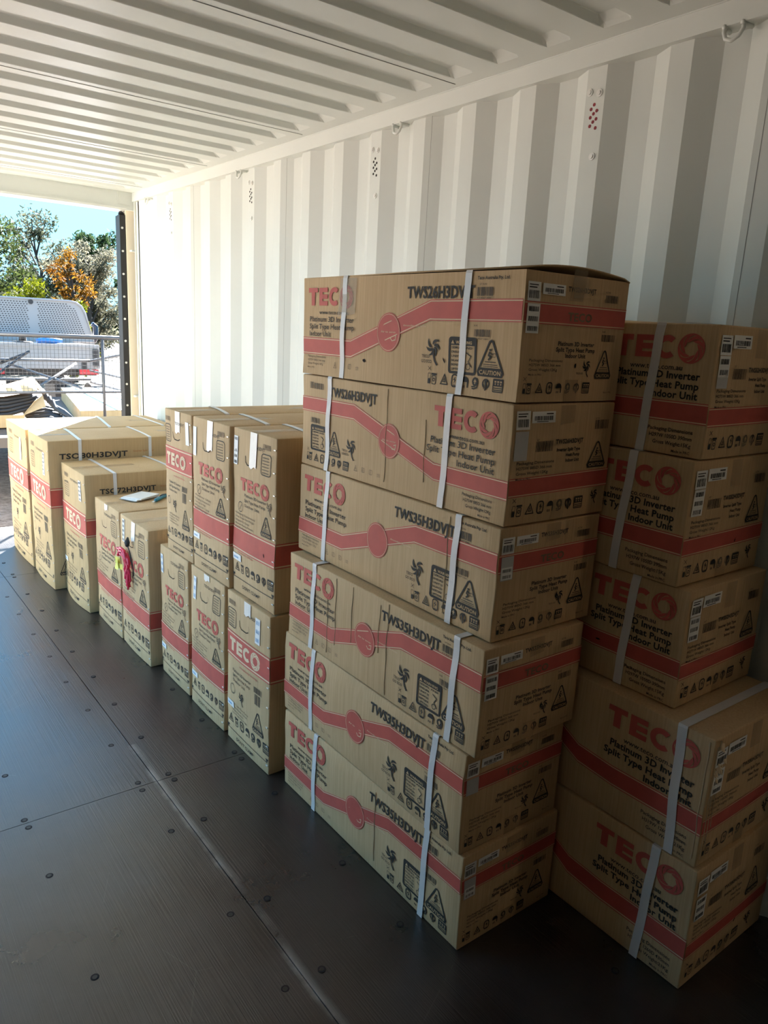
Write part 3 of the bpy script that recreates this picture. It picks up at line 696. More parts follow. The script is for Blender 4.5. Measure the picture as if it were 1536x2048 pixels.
def end_face(model, D, H, b=False):
    """narrow end; b = the layout with the stripe low"""
    p = Print(); k_ = H/.275 if not b else H/.3067
    if not b:
        stripe(p, [(.001, .190*k_), (D-.001, .190*k_)], .044); p.text('TECO', .142, .178*k_, .018, FD, 'l', True, .085, 4)
        p.text(model, .137, .240*k_, .0105, K, 'l', True, .098)
        p.bars(.272, .224*k_, .048, .017, K, 3, 4); p.bars(.272, .137*k_, .050, .016, K, 3, 8); p.text('G.T.W.', .272, .245*k_, .004, K); p.text('N.W.', .272, .157*k_, .004, K)
        for i, (t, w_) in enumerate((('Platinum 3D Inverter', .128), ('Split Type Heat Pump', .138), ('Indoor Unit', .072))): p.text(t, .182, (.124-.013*i)*k_, .0092, K, 'c', True, w_)
        pack(p, PK, .028, .088*k_, .0058, 'l', .11)
        p.palm(.214, .056*k_, .040*k_); p.text('TECO GO', .19, .062*k_, .004, K); p.caution(.258, .050*k_, .066, .067*k_)
        p.icons(.012, .019*k_, .024, .0315); p.text('Made in PRC', D-.055, .018*k_, .004, FD, 'l', False, .03)
    else:
        stripe(p, [(.001, .098*k_), (D-.001, .102*k_)], .042); p.text('Air Conditioning', D*.6, .092*k_, .009, ORANGE and R_, 'c', False, .12, 4)
        p.bars(.078, .186*k_, .058, .024, K, 3, 4); p.text('G.T.', .08, .214*k_, .004, K)
        p.bars(.285, .236*k_, .052, .022, K, 3, 8); p.text('G.T.W.', .285, .262*k_, .004, K)
        p.text(model, .145, .203*k_, .0105, K, 'l', True, .10); 
        for i, (t, w_) in enumerate((('Inverter Split Type', .085), ('Heat Pump', .05), ('Indoor Unit', .05))): p.text(t, .236, (.183-.0145*i)*k_, .0078, K, 'r', True, w_)
        p.caution(.268, .130*k_, .074, .072*k_)
        pack(p, PKB if D > .37 else PK, .020, .156*k_, .0068, 'l', .125)
        p.icons(.014, .024*k_, .0285, .0335); p.palm(.300, .030*k_, .042*k_)
    return p
def end_stickers(o, fn, H, b=False, style=0, seed=1):
    if not b:
        k_ = H/.275; r = [(.006, .213*k_, .040, .040, 'b'), (.053, .229*k_, .074, .023, 'h')]
        r.append((.008, .147*k_, .040, .062, 's') if style == 0 else (.008, .165*k_, .040, .044, 'g') if style == 1 else (.008, .150*k_, .040, .058, 'g'))
        if style == 2: r.append((.010, .152*k_, .036, .030, 's'))
    else:
        k_ = H/.3067; r = [(.011, .240*k_, .046, .044, 'b'), (.062, .256*k_, .080, .030, 'h'), (.013, .174*k_, .044, .064, 's')]
        if style == 1: r[-1] = (.013, .190*k_, .044, .048, 's'); r.append((.013, .165*k_, .044, .025, 'g'))
    return sticker(o, fn['E'], r, 'sticker', seed)
# ---- front stack of six
HA, LA, DA = .2795, .892, .358
GA = 'six long cartons in the front stack'
stackA = [
 # x, y, rot, straps, model, reversed, label
 (-.798, -4.103, .0, [.195, .749], 'TWS35H3DVJT', 0, 'long brown carton standing on the floor at the bottom of the front stack'),
 (-.8083, -4.0916, -.012, [.178, .773], 'TWS35H3DVJT', 0, 'long carton second from the floor in the front stack, set back under a protruding one'),
 (-.8017, -4.115, -.003, [.146, .795], 'TWS35H3DVJT', 0, 'vertically creased long carton, third from the floor in the front stack, top edge uncovered'),
 (-.7645, -4.0958, -.007, [.159, .746], 'TWS35H3DVJT', 0, 'long carton resting crookedly on the creased one in the front stack'),
 (-.7563, -4.0967, -.001, [.151, .678], 'TWS26H3DVJT', 1, 'long carton with red whirl mark at its near end, directly under the topmost one'),
 (-.755, -4.0958, .004, [.218, .715], 'TWS26H3DVJT', 0, 'topmost long carton of the front stack, its end flap bowed open with a dark gap'),
]
for i, (x, y, rz, st, model, rev, lab) in enumerate(stackA):
    D = DA
    z = i*(HA+.0031)
    o, fn = carton(lab, GA, (x, y, z), rz, D, LA, HA, .003 if i != 2 else .005, top=0, lid=(i == 5), seed=i)
    (front_b(model, LA, HA, PK, True) if rev else front_a(model, HA)).emit('printing', fn['L'], o)
    end_face(model, D, HA, rev).emit('printing', fn['E'], o)
    if rev: sticker(o, fn['E'], [(.008, .222, .044, .042, 'b'), (.058, .236, .078, .026, 'h'), (.008, .152, .042, .066, 'g')], 'sticker', 40)
    else: end_stickers(o, fn, HA, False, (2, 1, 0, 2, 0, 0)[i], 10+i)
    for u in st: strap_L(o, fn, u-.004, LA, HA, D, u+.006, .021)
    tape(o, fn['E'], [[(.155, .0), (.20, .0), (.20, .05), (.155, .05)], [(.155, HA-.05), (.205, HA-.045), (.205, HA-.004), (.155, HA-.004)]])
    if i == 2: creases(o, fn['L'], [(.275, .06, HA-.01), (.232, .02, HA*.7), (.36, .1, HA-.01), (.492, .12, HA-.02), (.53, .01, HA-.006)], HA)
    elif i == 4: creases(o, fn['L'], [(.438, .02, HA-.008), (.60, .05, HA-.07)], HA)
    elif i == 0: creases(o, fn['L'], [(.528, .03, HA-.02)], HA)
    elif i == 3: creases(o, fn['L'], [(.72, .02, HA-.01)], HA)
    if i == 5:
        slots(o, fn['L'], [(.322, .056, .010, .02, 1.5), (.650, .076, .016, .006, -1.1)]); slots(o, fn['E'], [(.185, .082, .012, .012, 1.2)])
        tape(o, fn['L'], [[(.19, .17), (.275, .18), (.28, HA-.004), (.20, HA-.004)]])
        # near-black sheet painting the inner shade and a lid flap that bows up
        m = MB(); m.box((.004, .004, HA-.030), (D-.004, LA-.004, HA-.028)); m.build('painted_gap_shade', SLOT, o)
        v = []; f = []; N = 16
        for j, y_ in enumerate((-.002, LA*.5, LA)):
            for i2 in range(N+1):
                q = i2/N; a = (.006+.016*math.sin(math.pi*q)**.8*(1 if q > .0 else 0))*(1-.35*j/2) if j < 2 else .001
                v.append((D*q, y_, HA+a*(1-q*.25)-.004*(q > .98)))
        n1 = N+1
        for j in range(2):
            for i2 in range(N): f.append((j*n1+i2, j*n1+i2+1, (j+1)*n1+i2+1, (j+1)*n1+i2))
        me = mesh('lid_flap', v, f, CARD, o, smooth=True); md = me.modifiers.new('s', 'SOLIDIFY'); md.thickness = .003
        m = MB(); pts = [(.165, -.003, HA-.055), (.168, -.0045, HA-.02), (.172, -.004, HA+.012), (.175, .02, HA+.022), (.178, .12, HA+.021)]
        for a, b in zip(pts, pts[1:]): m.quad([(a[0]-.022, a[1], a[2]), (a[0]+.024, a[1], a[2]), (b[0]+.024, b[1], b[2]), (b[0]-.022, b[1], b[2])])
        m.build('crinkled_tape', TAPE, o)
        m = MB()
        for k_ in range(2): pass
    if i in (2, 3): slots(o, fn['E'], [(.215, .085, .012, .010, 1.1)])
# ---- right-hand stack in the shade
GB = 'five cartons in the shaded stack against the right wall'
HB1, HB2 = .3395, .3037
stackB = [
 (-.418, -4.5026, .004, .405, 1.20, HB1, .129, 'large carton on the floor at the bottom of the shaded right-hand stack'),
 (-.418, -4.4921, .0, .410, 1.20, HB1, .072, 'large carton with a crumpled torn corner, second from the floor in the shaded stack'),
 (-.375, -4.3546, .006, .368, 1.05, HB2, .165, 'shaded carton directly on the crumpled-corner one, third from the floor against the wall'),
 (-.387, -4.3218, -.003, .370, 1.05, HB2, .180, 'shaded carton directly below the topmost one of the stack by the right wall'),
 (-.366, -4.3231, .0, .362, 1.05, HB2, .164, 'topmost carton of the shaded stack, tall enough to show against the white wall'),
]
z = 0
for i, (x, y, rz, D, L, H, sr, lab) in enumerate(stackB):
    big = i < 2
    o, fn = carton(lab, GB, (x, y, z), rz, D, L, H, .004, top=.012 if i == 4 else 0, seed=20+i); z += H+.0031
    model = 'TWS80H3DVJT' if big else 'TWS52H3DVJT'
    front_b(model, L, H, PKC if big else PKB, False, 1.06 if big else 1.0).emit('printing', fn['L'], o)
    end_face(model, D, H, True).emit('printing', fn['E'], o)
    end_stickers(o, fn, H, True, 1 if i == 4 else 0, 60+i)
    strap_L(o, fn, L-sr, L, H, D, L-sr+(.02 if i != 1 else -.01), .024)
    tape(o, fn['E'], [[(.165, H-.07), (.212, H-.07), (.212, H-.004), (.165, H-.004)], [(.165, 0), (.21, 0), (.21, .05), (.165, .05)]])
    if i in (0, 3): slots(o, fn['E'], [(.235, .09, .014, .008, 1.1)])
    if i == 2: slots(o, fn['L'], [(L-.235, .10, .016, .008, 0)])
    if i == 1:
        creases(o, fn['E'], [(.012, .02, H-.02), (.024, .05, H-.01), (.036, .10, H-.03), (.02, .16, H-.005)], H); creases(o, fn['L'], [(L-.012, .02, H-.01)], H)
        m = MB(); rd = random.Random(3)
        for k_ in range(9):
            a = rd.uniform(.01, .05); b = H-rd.uniform(.01, .10); s_ = rd.uniform(.008, .02)
            m.quad([fn['E'](a, b, .001), fn['E'](a+s_, b-.006, .001), fn['E'](a+s_*.7, b-s_*1.4, .007), fn['E'](a+.002, b-s_, .004)])
        m.build('torn_flaps', CREASE, o)
# ---- upright outdoor-unit cartons along the wall
def upright_bits(o, fn, W, H, kind, big, seed, tapeu=.5, flip=False):
    """face towards the aisle; kind 1 = red word with low stripe, 2 = pale word on a red stripe"""
    p = Print(); s_ = W/.31; q = H/.60
    def para(u, v, w, n, cap, al='l', mi=K):
        T = ('Platinum 3D Inverter', 'Split Type Heat Pump', 'Outdoor Unit', 'Packaging Dimensions', 'Gross Weight Net Weight', 'Refrigerant R32 Charge', 'Maximum Working Pressure', 'Keep Dry This Way Up')
        for i in range(n): p.text(T[(i+seed) % 8] if n > 3 else T[i], u, v-i*cap*1.75, cap, mi, al, False, w*(1, .95, .7, .9, .8, .97, .85, .9)[i % 8])
    if kind == 1:
        stripe(p, [(.001, .205*q), (W-.001, .205*q)], .082*q)
        p.logo(W*.21, .388*q, .045*s_, R_, 3, W*.66)
        para(W*.30, .368*q, W*.5, 3, .0105*s_); p.ring(W*.2, .325*q, .018*s_, .0022, K); p.line([(W*.17, .315*q), (W*.23, .335*q)], .0018, K, 3, 9)
        para(W*.06, .295*q, W*.50, 5, .0075*s_, mi=FD); p.palm(W*.82, .335*q, .05*q, FD)
        p.caution(W*.68, .255*q, .075*s_, .072*q)
        p.text('www.teco.com.au', W*.14, .152*q, .009, R_, 'l', False, .12*s_)
        p.icons(W*.07, .082*q, .034*s_, .040*s_, K, 'tgbushap' if False else 'tbgusha')
        p.line([(W*.02, .056*q), (W*.98, .056*q)], .0022, K, 3); 
        for a in (.03, .97): p.poly([(W*a, .056*q), (W*a-.009, .070*q), (W*a+.009, .070*q)], K, 3)
        p.text("DON'T CLAMP", W*.25, .025*q, .012*s_, K, 'l', False, W*.42)
        bx = W*.68
    else:
        y0 = .40*q if not big else H*.64; hb = (.094*q if not big else H*.155)
        stripe(p, [(.001, y0), (W-.001, y0)], hb)
        p.logo(W*.07 if not big else W*.17, y0-hb*.27, hb*.54, L_, 4, W*.74 if not big else W*.66)
        p.text('Airconditioning Technology', W*.35, y0-hb*.74, .007*s_, R_, 'l', False, W*.4)
        yy = y0-hb*.5
        para(W*.17, yy-.055*q, W*.45, 3, .011*s_); p.bars(W*.68, yy-.07*q, W*.17, .022*q, K, 3, seed); p.bars(W*.70, yy-.115*q, W*.12, .04*q, K, 3, seed+1)
        p.palm(W*.34, yy-.17*q, .055*q); p.ring(W*.16, yy-.13*q, .018*s_, .0022, K); 
        para(W*.14, yy-.19*q, W*.42, 4, .0075*s_, mi=FD)
        p.caution(W*.65, .125*q if not big else H*.19, W*.25, .085*q if not big else H*.115)
        p.icons(W*.05, .076*q, .036*s_*(.8 if big else 1), .042*s_*(.8 if big else 1), K, 'tbgusha')
        p.line([(W*.02, .047*q), (W*.98, .047*q)], .0022, K, 3)
        for a in (.03, .97): p.poly([(W*a, .047*q), (W*a-.009, .061*q), (W*a+.009, .061*q)], K, 3)
        p.text("DON'T CLAMP", W*.25, .018*q, .012*s_, K, 'l', False, W*.42)
        bx = .004 if not big else W*.13
    # notice panel and faint model mark
    ph_ = .066*s_; pv = (.468*q if not big else H*.775)
    p.rr(bx+.004, pv, ph_*.95, .070*q if not big else H*.105, .003, K); 
    for j in range(6): p.line([(bx+.012, pv+.058*q-.010*q*j), (bx+ph_*.82, pv+.058*q-.010*q*j)], .0032, FD, 3, 9)
    p.bars(bx+.01, pv+.085*q, ph_*.8, .018*q, FD, 3, seed+4); p.text('TSO72H3DVJT', W*.42, H-.055*q, .011, K, 'l', False, W*.34)
    p.emit('printing', fn['L'], o)
    # hand hole
    p = Print(); hu, hv = (W*.32, .50*q)
    if not big: p.line([(hu, hv+.012), (hu+.003, hv-.008), (hu+.016, hv-.017), (hu+.055, hv-.017), (hu+.070, hv-.010)], .0032, SL, 3, 9); p.line([(hu+.070, hv-.010), (hu+.076, hv+.004), (hu+.068, hv+.013)], .0012, FD, 3, 9); p.emit('hand_hole', fn['L'], o)
    # staples down the near edge
    m = MB()
    for j in range(8):
        zz = H*(.06+.125*j); a = Vector(fn['L'](W-.008, zz, .0015)); m.box(a-Vector((.002, .006, .0016)), a+Vector((.001, .006, .0016)))
    m.build('staple', SHINY, o)
    # dents along the near edge
def upright(label, group, x, y0, y1, z, L, H, kind, seed, big=False, foot=.0, tapew=None, rz=0, mt=None, stick=None, lean=0):
    W = y1-y0
    o, fn = carton(label, group, (x, y0, z), rz, L, W, H, .006, mat_=mt, top=.004, foot=foot, wob=.8, seed=seed, lean=lean)
    upright_bits(o, fn, W, H, kind, big, seed)
    if stick: sticker(o, fn['L'], stick, 'sticker', seed)
    cu = W*.5
    if tapew: tape(o, fn['L'], [[(cu-.022, H-tapew), (cu-.008, H-tapew-.006), (cu+.012, H-tapew+.004), (cu+.026, H-tapew), (cu+.026, H-.001), (cu-.022, H-.001)]], TAPEW)
    tape(o, fn['T'], [[(.0, W*.5-.026), (L, W*.5-.026), (L, W*.5+.026), (0, W*.5+.026)]], TAPE if not tapew else TAPE)
    # side printing (face towards the camera end)
    p = Print()
    if kind == 1: stripe(p, [(.001, .205*H/.60), (L-.001, .205*H/.60)], .082*H/.6)
    else: yb = .40*H/.6 if not big else H*.625; stripe(p, [(.001, yb), (L-.001, yb)], .094*H/.6 if not big else H*.125)
    return o, fn, p
GP = 'tall yellow-brown cartons nearest the door'
P1 = upright('tall carton nearest the open door, sunlight falling across its top', GP, -.975, -.370, .172, 0, .93, .866, 2, 101, True, mt=CARD2, foot=.01, stick=[(.38, .66, .04, .14, 's')])
P1[2].emit('printing', P1[1]['E'], P1[0]); strap_E(P1[0], P1[1], .58, .542, .866, .93, .50); strap_E(P1[0], P1[1], .845, .542, .866, .93, .85)
P2 = upright('tall carton second from the door, model number printed on its shaded side', GP, -.967, -.857, -.400, 0, .93, .866, 2, 102, True, mt=CARD2, foot=.012, stick=[(.34, .66, .04, .13, 's')])
pp = P2[2]; pp.text('TSO80H3DVJT', .058, .762, .030, K, 'l', True, .382); pp.text('Inverter Split Type', .475, .783, .010, OR, 'l', False, .12); pp.text('Outdoor Unit', .37, .735, .008, OR, 'l', False, .1)
pp.caution(.03, .08, .07, .09); pp.emit('printing', P2[1]['E'], P2[0]); strap_E(P2[0], P2[1], .21, .457, .866, .93, .172); strap_E(P2[0], P2[1], .595, .457, .866, .93, .575)
P3 = upright('third carton from the door, lower than the two yellow-brown ones behind it', GP, -.905, -1.313, -.873, 0, .87, .752, 2, 103, True, mt=CARD2, foot=.02, stick=[(.335, .60, .04, .11, 's'), (.005, .19, .06, .025, 'l')])
pp = P3[2]; pp.text('TSO72H3DVJT', .075, .648, .026, K, 'l', True, .30); pp.text('Inverter Split Type', .40, .662, .008, OR, 'l', False, .10); pp.emit('printing', P3[1]['E'], P3[0]); strap_E(P3[0], P3[1], .16, .453, .752, .87, .155); strap_E(P3[0], P3[1], .475, .453, .752, .87, .485)
GQ = 'upright mid-size cartons in the row along the wall'
P4 = upright('mid-height carton with a white paper pad lying on its top', GQ, -.868, -1.727, -1.352, 0, .83, .648, 1, 104, foot=.005, tapew=.03)
P4[2].emit('printing', P4[1]['E'], P4[0])
P5 = upright('mid-height carton with a red ribbon bundle hanging on its face', GQ, -.866, -2.107, -1.742, 0, .83, .646, 1, 105, foot=.006, tapew=.09, stick=[(.035, .52, .03, .11, 's')])
P5[2].emit('printing', P5[1]['E'], P5[0])
rows_ = [
 ('upright low-striped carton on the floor, next to the one with the red ribbon', -.828, -2.457, -2.156, 1, 111, [(.012, .475, .028, .085, 'm'), (.008, .125, .055, .022, 'l')], None),
 ('upright low-striped carton on the floor, middle one under the three upper cartons', -.828, -2.795, -2.487, 1, 112, [(.03, .465, .027, .095, 'm'), (.008, .125, .06, .022, 'l')], .025),
 ('upright carton with high red band, on the floor right beside the front stack', -.828, -3.150, -2.826, 2, 113, [(.225, .470, .034, .095, 'm'), (.01, .145, .055, .024, 'l')], .05),
]
for lab, x, a, b, kd, sd_, stk, tw in rows_:
    q = upright(lab, GQ, x, a, b, 0, .80, .5985, kd, sd_, foot=.003, stick=stk, tapew=tw); q[2].emit('printing', q[1]['E'], q[0])
rows2 = [
 ('upper carton with a pale word on a red band, leftmost of the three upper ones', -.828, -2.508, -2.240, 2, 121, [(.215, .475, .03, .09, 'p')], .085),
 ('upper carton with a red word and low stripe, middle of the three upper ones', -.828, -2.835, -2.520, 1, 122, [(.01, .45, .03, .11, 'p'), (.006, .125, .06, .022, 'l')], .11),
 ('upper carton with torn slot in its red stripe, rightmost of the three upper ones', -.815, -3.150, -2.845, 1, 123, [(.008, .47, .03, .10, 's'), (.006, .122, .065, .024, 'l')], .12),
]
for lab, x, a, b, kd, sd_, stk, tw in rows2:
    q = upright(lab, 'three upper cartons standing on the upright ones', x, a, b, .6030, .80, .598, kd, sd_, foot=.0, stick=stk, tapew=tw); pr = q[2]
    if sd_ == 123: pr.text('TSO50H3DVJT', .18, .40, .022, K, 'l', True, .25)
    pr.emit('printing', q[1]['E'], q[0]); strap_E(q[0], q[1], .20, b-a, .598, .80, .15)
    if sd_ == 123: slots(q[0], q[1]['L'], [(.235, .19, .016, .008, -1.2)])
# ---- small things
pad = tag(empty('paper_pad', (-.685, -1.50, .6565), .45), 'white paper pad lying on a mid-height carton', 'paper')
m = MB(); m.box((-.075, -.055, 0), (.075, .055, .006)); m.build('cover', PAPER, pad)
m = MB(); m.box((-.068, -.062, .006), (.080, .050, .012)); o_ = m.build('top_sheet', PAPER, pad); o_.rotation_euler.z = .12
m = MB(); m.box((-.08, -.05, -.002), (.078, .06, -.0002)); m.build('backing_board', GREYP, pad)
BLUE = mat('blue_plastic', (.03, .22, .33), .35); DKBLUE = mat('dark_grip', (.01, .03, .04), .4)
cut = tag(empty('utility_cutter', (-.60, -1.575, .660), .75), 'blue utility cutter lying beside the white paper pad', 'cutter')
m = MB(); m.tube([(-.07, 0, 0), (-.05, .004, .001), (.02, .006, .002), (.08, 0, 0)], [.006, .010, .010, .007], 8); m.build('body', BLUE, cut, True)
m = MB(); m.tube([(-.01, .005, .010), (.03, .006, .011), (.06, .004, .009)], [.003, .006, .003], 8); m.build('grip', DKBLUE, cut, True)
m = MB(); m.box((-.095, -.004, -.001), (-.068, .004, .001)); m.build('blade', SHINY, cut)
RIB = mat('red_ribbon', (.70, .02, .07), .25, spec=.8); YEL = mat('yellow_tag', (.72, .68, .12), .5)
rb = tag(empty('ribbon_bundle', (-.885, -1.86, .48)), 'crumpled red plastic ribbon bundle hanging on a mid-height carton', 'ribbon')
m = MB(); rd = random.Random(11)
def lerp_path(q):
    P = [Vector((-.012, .075, -.02)), Vector((-.018, .03, .012)), Vector((-.014, -.03, .0)), Vector((-.010, -.055, -.06)), Vector((-.010, -.05, -.12)), Vector((-.008, -.045, -.16))]
    q *= len(P)-1; i = min(int(q), len(P)-2); return P[i].lerp(P[i+1], q-i)
for k_ in range(9):
    pts = []; off = Vector((rd.uniform(-.006, .008), rd.uniform(-.016, .016), rd.uniform(-.014, .014))); a = rd.uniform(0, .25); b = rd.uniform(.7, 1)
    for j in range(13):
        q = a+(b-a)*j/12; pts.append(lerp_path(q)+off+Vector((rd.uniform(-.004, .004), rd.uniform(-.007, .007), rd.uniform(-.007, .007))))
    m.tube(pts, [rd.uniform(.004, .009) for _ in pts], 6)
m.build('ribbon', RIB, rb, True)
m = MB()
for k_ in range(5):
    c = Vector((-.010+rd.uniform(-.004, .004), .075+rd.uniform(-.02, .012), -.06+rd.uniform(-.035, .03)))
    m.quad([c+Vector((rd.uniform(-.01, .01), sx_*.018, sz_*.014)) for sx_, sz_ in ((-1, -1), (1, -1), (1, 1), (-1, 1))])
m.build('yellow_tag', YEL, rb)
ct = tag(empty('black_cable', (-.880, -1.92, .53)), 'short black cable with a plug sticking out beside the red ribbon', 'cable')
m = MB(); m.tube([(-.002, .03, .035), (-.012, .012, .018), (-.016, -.005, .006)], [.004, .013, .009], 8); m.build('plug', BLACKR, ct, True)
m = MB(); m.tube([(-.016, -.005, .006), (-.018, -.035, -.01), (-.016, -.055, -.05), (-.012, -.062, -.09), (-.010, -.058, -.125)], .0028, 6); m.build('cord', BLACKR, ct, True)
# ------------------------------------------------------------------ outdoors
def ground_mat():
    m = bpy.data.materials.new('red_gravel'); m.use_nodes = True; t = m.node_tree; b = t.nodes['Principled BSDF']; L = t.links.new
    tcn = t.nodes.new('ShaderNodeTexCoord'); n = t.nodes.new('ShaderNodeTexNoise'); n.inputs['Scale'].default_value = 14; n.inputs['Detail'].default_value = 8; n.inputs['Roughness'].default_value = .75
    L(tcn.outputs['Object'], n.inputs[0]); r = t.nodes.new('ShaderNodeValToRGB'); L(n.outputs[0], r.inputs[0])
    r.color_ramp.elements[0].position = .35; r.color_ramp.elements[0].color = (.11, .068, .05, 1); r.color_ramp.elements[1].position = .65; r.color_ramp.elements[1].color = (.34, .26, .205, 1)
    s_ = t.nodes.new('ShaderNodeSeparateXYZ'); L(tcn.outputs['Object'], s_.inputs[0])
    mr = t.nodes.new('ShaderNodeMapRange'); mr.inputs[1].default_value = 11; mr.inputs[2].default_value = 15; L(s_.outputs[1], mr.inputs[0])
    n2 = t.nodes.new('ShaderNodeTexNoise'); n2.inputs['Scale'].default_value = 1.5; L(tcn.outputs['Object'], n2.inputs[0])
    r2_ = t.nodes.new('ShaderNodeValToRGB'); L(n2.outputs[0], r2_.inputs[0]); r2_.color_ramp.elements[0].color = (.05, .036, .017, 1); r2_.color_ramp.elements[1].color = (.085, .061, .03, 1)
    mx = t.nodes.new('ShaderNodeMixRGB'); L(mr.outputs[0], mx.inputs[0]); L(r.outputs[0], mx.inputs[1]); L(r2_.outputs[0], mx.inputs[2]); L(mx.outputs[0], b.inputs['Base Color'])
    b.inputs['Roughness'].default_value = .95; bp = t.nodes.new('ShaderNodeBump'); bp.inputs['Strength'].default_value = .6; bp.inputs['Distance'].default_value = .03; L(n.outputs[0], bp.inputs['Height']); L(bp.outputs[0], b.inputs['Normal'])
    return m
g = tag(mesh('ground', [(-150, -40, -.16), (200, -40, -.16), (200, 320, -.16), (-150, 320, -.16)], [(0, 1, 2, 3)], ground_mat()), kind='structure')
GALV = mat('galvanised_steel', (.10, .10, .105), .45, .6); WPAINT = mat('white_vehicle_paint', (.24, .24, .24), .3, spec=.6)
DARK = mat('dark_trim', (.012, .012, .013), .5); TLR = mat('red_lamp_lens', (.45, .02, .03), .25); BLUET = mat('blue_tarp', (.02, .16, .50), .5)
WBOX = mat('white_box_board', (.55, .55, .52), .5)
# trailer
tr = tag(empty('cage_trailer', (.05, 2.0, -.16)), 'galvanised cage trailer loaded with packaging behind the container door', 'trailer')
def T(x, y, z): return (x-.05, y-2.0, z+.16)
m = MB(); m.box(T(-1.0, 2.05, .42), T(1.15, 5.6, .46)); m.box(T(-1.02, 1.98, .38), T(1.17, 2.03, .47)); m.build('deck', GALV, tr)
m = MB()
for z_ in (1.362, .862): m.tube([T(-.98, 2.0, z_), T(1.13, 2.0, z_+.001)], .018 if z_ > 1 else .012, 8)
for x_ in (-.98, .222, 1.13): m.tube([T(x_, 2.0, .44), T(x_, 2.0, 1.36)], .014, 8)
m.build('tailgate_frame', GALV, tr, True)
m = MB()
for y_ in (5.55,):
    for z_ in (.95, .70): m.tube([T(-.98, y_, z_), T(1.13, y_, z_)], .02, 6)
for x_ in (-.98, 1.13):
    for z_ in (1.2, .82, .66): m.tube([T(x_, 2.0, z_ if z_ < 1.2 else 1.36), T(x_, 5.55, z_ if z_ < 1.2 else .95)], .016, 6)
m.tube([T(.1, 5.5, .90), T(.75, 4.6, .66)], .018, 6); m.tube([T(.9, 5.4, .92), T(.2, 4.6, .66)], .018, 6)
m.build('side_rail', GALV, tr, True)
m = MB(); x_ = -.95
while x_ < 1.12: m.box(T(x_, 1.998, .862), T(x_+.0028, 2.001, 1.35)); x_ += .034
z_ = .9
while z_ < 1.35: m.box(T(-.97, 1.997, z_), T(1.12, 2.000, z_+.0028)); z_ += .034
wm = m.build('wire_mesh', GALV, tr); wm['kind'] = 'stuff'
for sx_ in (-1.12, 1.27):
    m = MB(); m.tube([T(sx_-.1, 4.0, .16), T(sx_+.1, 4.0, .16)], .32, 24); m.build('wheel', BLACKR, tr)
# white box lying in the trailer
bxo = tag(empty('white_topped_box', (.25, 2.62, .46)), 'long carton with a bright white top lying in the trailer', 'box')
m = MB(); v = [(-.08, 0, 0), (.80, 0, 0), (1.0, 2.6, 0), (.40, 2.6, 0)]; top = [(-.08, 0, .155), (.80, 0, .155), (1.0, 2.6, .155), (.40, 2.6, .155)]
for i in range(4): m.quad([v[i], v[(i+1) % 4], top[(i+1) % 4], top[i]])
m.quad(v[::-1]); m.build('carton_body', CARD2, bxo)
m = MB(); m.quad([(a, b, c+.002) for a, b, c in top]); m.build('white_top', WBOX, bxo)
# torn carton with black tubing
tbx = tag(empty('torn_carton', (-.35, 2.9, .46)), 'torn open carton in the trailer with black tubing spilling out', 'box')
def TB(x, y, z): return (x+.35, y-2.9, z-.46)
m = MB(); m.quad([TB(-1.25, 2.62, .475), TB(-.34, 2.62, .475), TB(-.12, 3.3, .475), TB(-1.2, 3.4, .475)])
to = m.build('carton_base', CARD2, tbx); md = to.modifiers.new('s', 'SOLIDIFY'); md.thickness = .006
m = MB()
for i in range(8):
    a, b = i/8, (i+1)/8
    P_ = lambda q, r: TB(-1.3+1.10*q+.07*r, 2.68+.55*r, (.80-.01*math.sin(q*3.1))*(1-r)+r*(.66+.25*q**1.5))
    m.quad([P_(a, 0), P_(b, 0), P_(b, 1), P_(a, 1)])
to = m.build('carton_lid', CARD2, tbx, True); md = to.modifiers.new('s', 'SOLIDIFY'); md.thickness = .006
m = MB(); m.quad([TB(-.37, 2.60, .585), TB(-.13, 2.72, .655), TB(-.14, 2.78, .76), TB(-.24, 2.66, .72)]); m.quad([TB(-.13, 3.2, .905), TB(-.10, 2.80, .775), TB(-.13, 2.78, .77), TB(-.19, 3.2, .89)]); m.quad([TB(-1.25, 2.60, .475), TB(-.37, 2.60, .475), TB(-.35, 2.60, .59), TB(-1.25, 2.60, .60)])
to = m.build('carton_side', CARD2, tbx); md = to.modifiers.new('s', 'SOLIDIFY'); md.thickness = .006
for k_ in range(5):
    for r_ in (0, 1):
        m = MB(); z_ = .60+.034*k_; y_ = 2.70+.10*r_+.01*k_
        m.tube([TB(-1.2, y_, z_-.02), TB(-.75, y_, z_-.025), TB(-.48, y_+.01, z_-.012), TB(-.30, y_+.03, z_+.012*(5-k_)*.4+.01), TB(-.20, y_+.05, min(.76, z_+.05))], .020, 7); m.build('foam_tube', BLACKR, tbx, True)
coil = tag(empty('hose_coil', (-.02, 2.9, .46)), 'dark hoses heaped between the torn carton and the white-topped one in the trailer', 'hose')
def TC(x, y, z): return (x+.02, y-2.9, z-.46)
HOSE = mat('grey_hose', (.035, .038, .042), .6)
for k_ in range(4):
    d_ = .035*k_; m = MB()
    m.tube([TC(-.10+d_*.6, 2.95-d_, .80-d_*.9), TC(-.09+d_*.6, 2.90-d_, .72-d_*.9), TC(-.03+d_*.6, 2.84-d_, .65-d_*.7), TC(.05+d_*.3, 2.76-d_*.6, .60-d_*.5), TC(.10, 2.68-d_*.5, .54-d_*.2)], .019, 7); m.build('hose', HOSE, coil, True)
for k_ in range(6):
    m = MB(); y_ = 2.62+.06*k_; m.tube([TC(-.30, y_+.05, .50+.018*k_), TC(-.1, y_, .52+.022*k_), TC(.02, y_, .50+.02*k_)], .024, 7); m.build('foam_tube', BLACKR, coil, True)
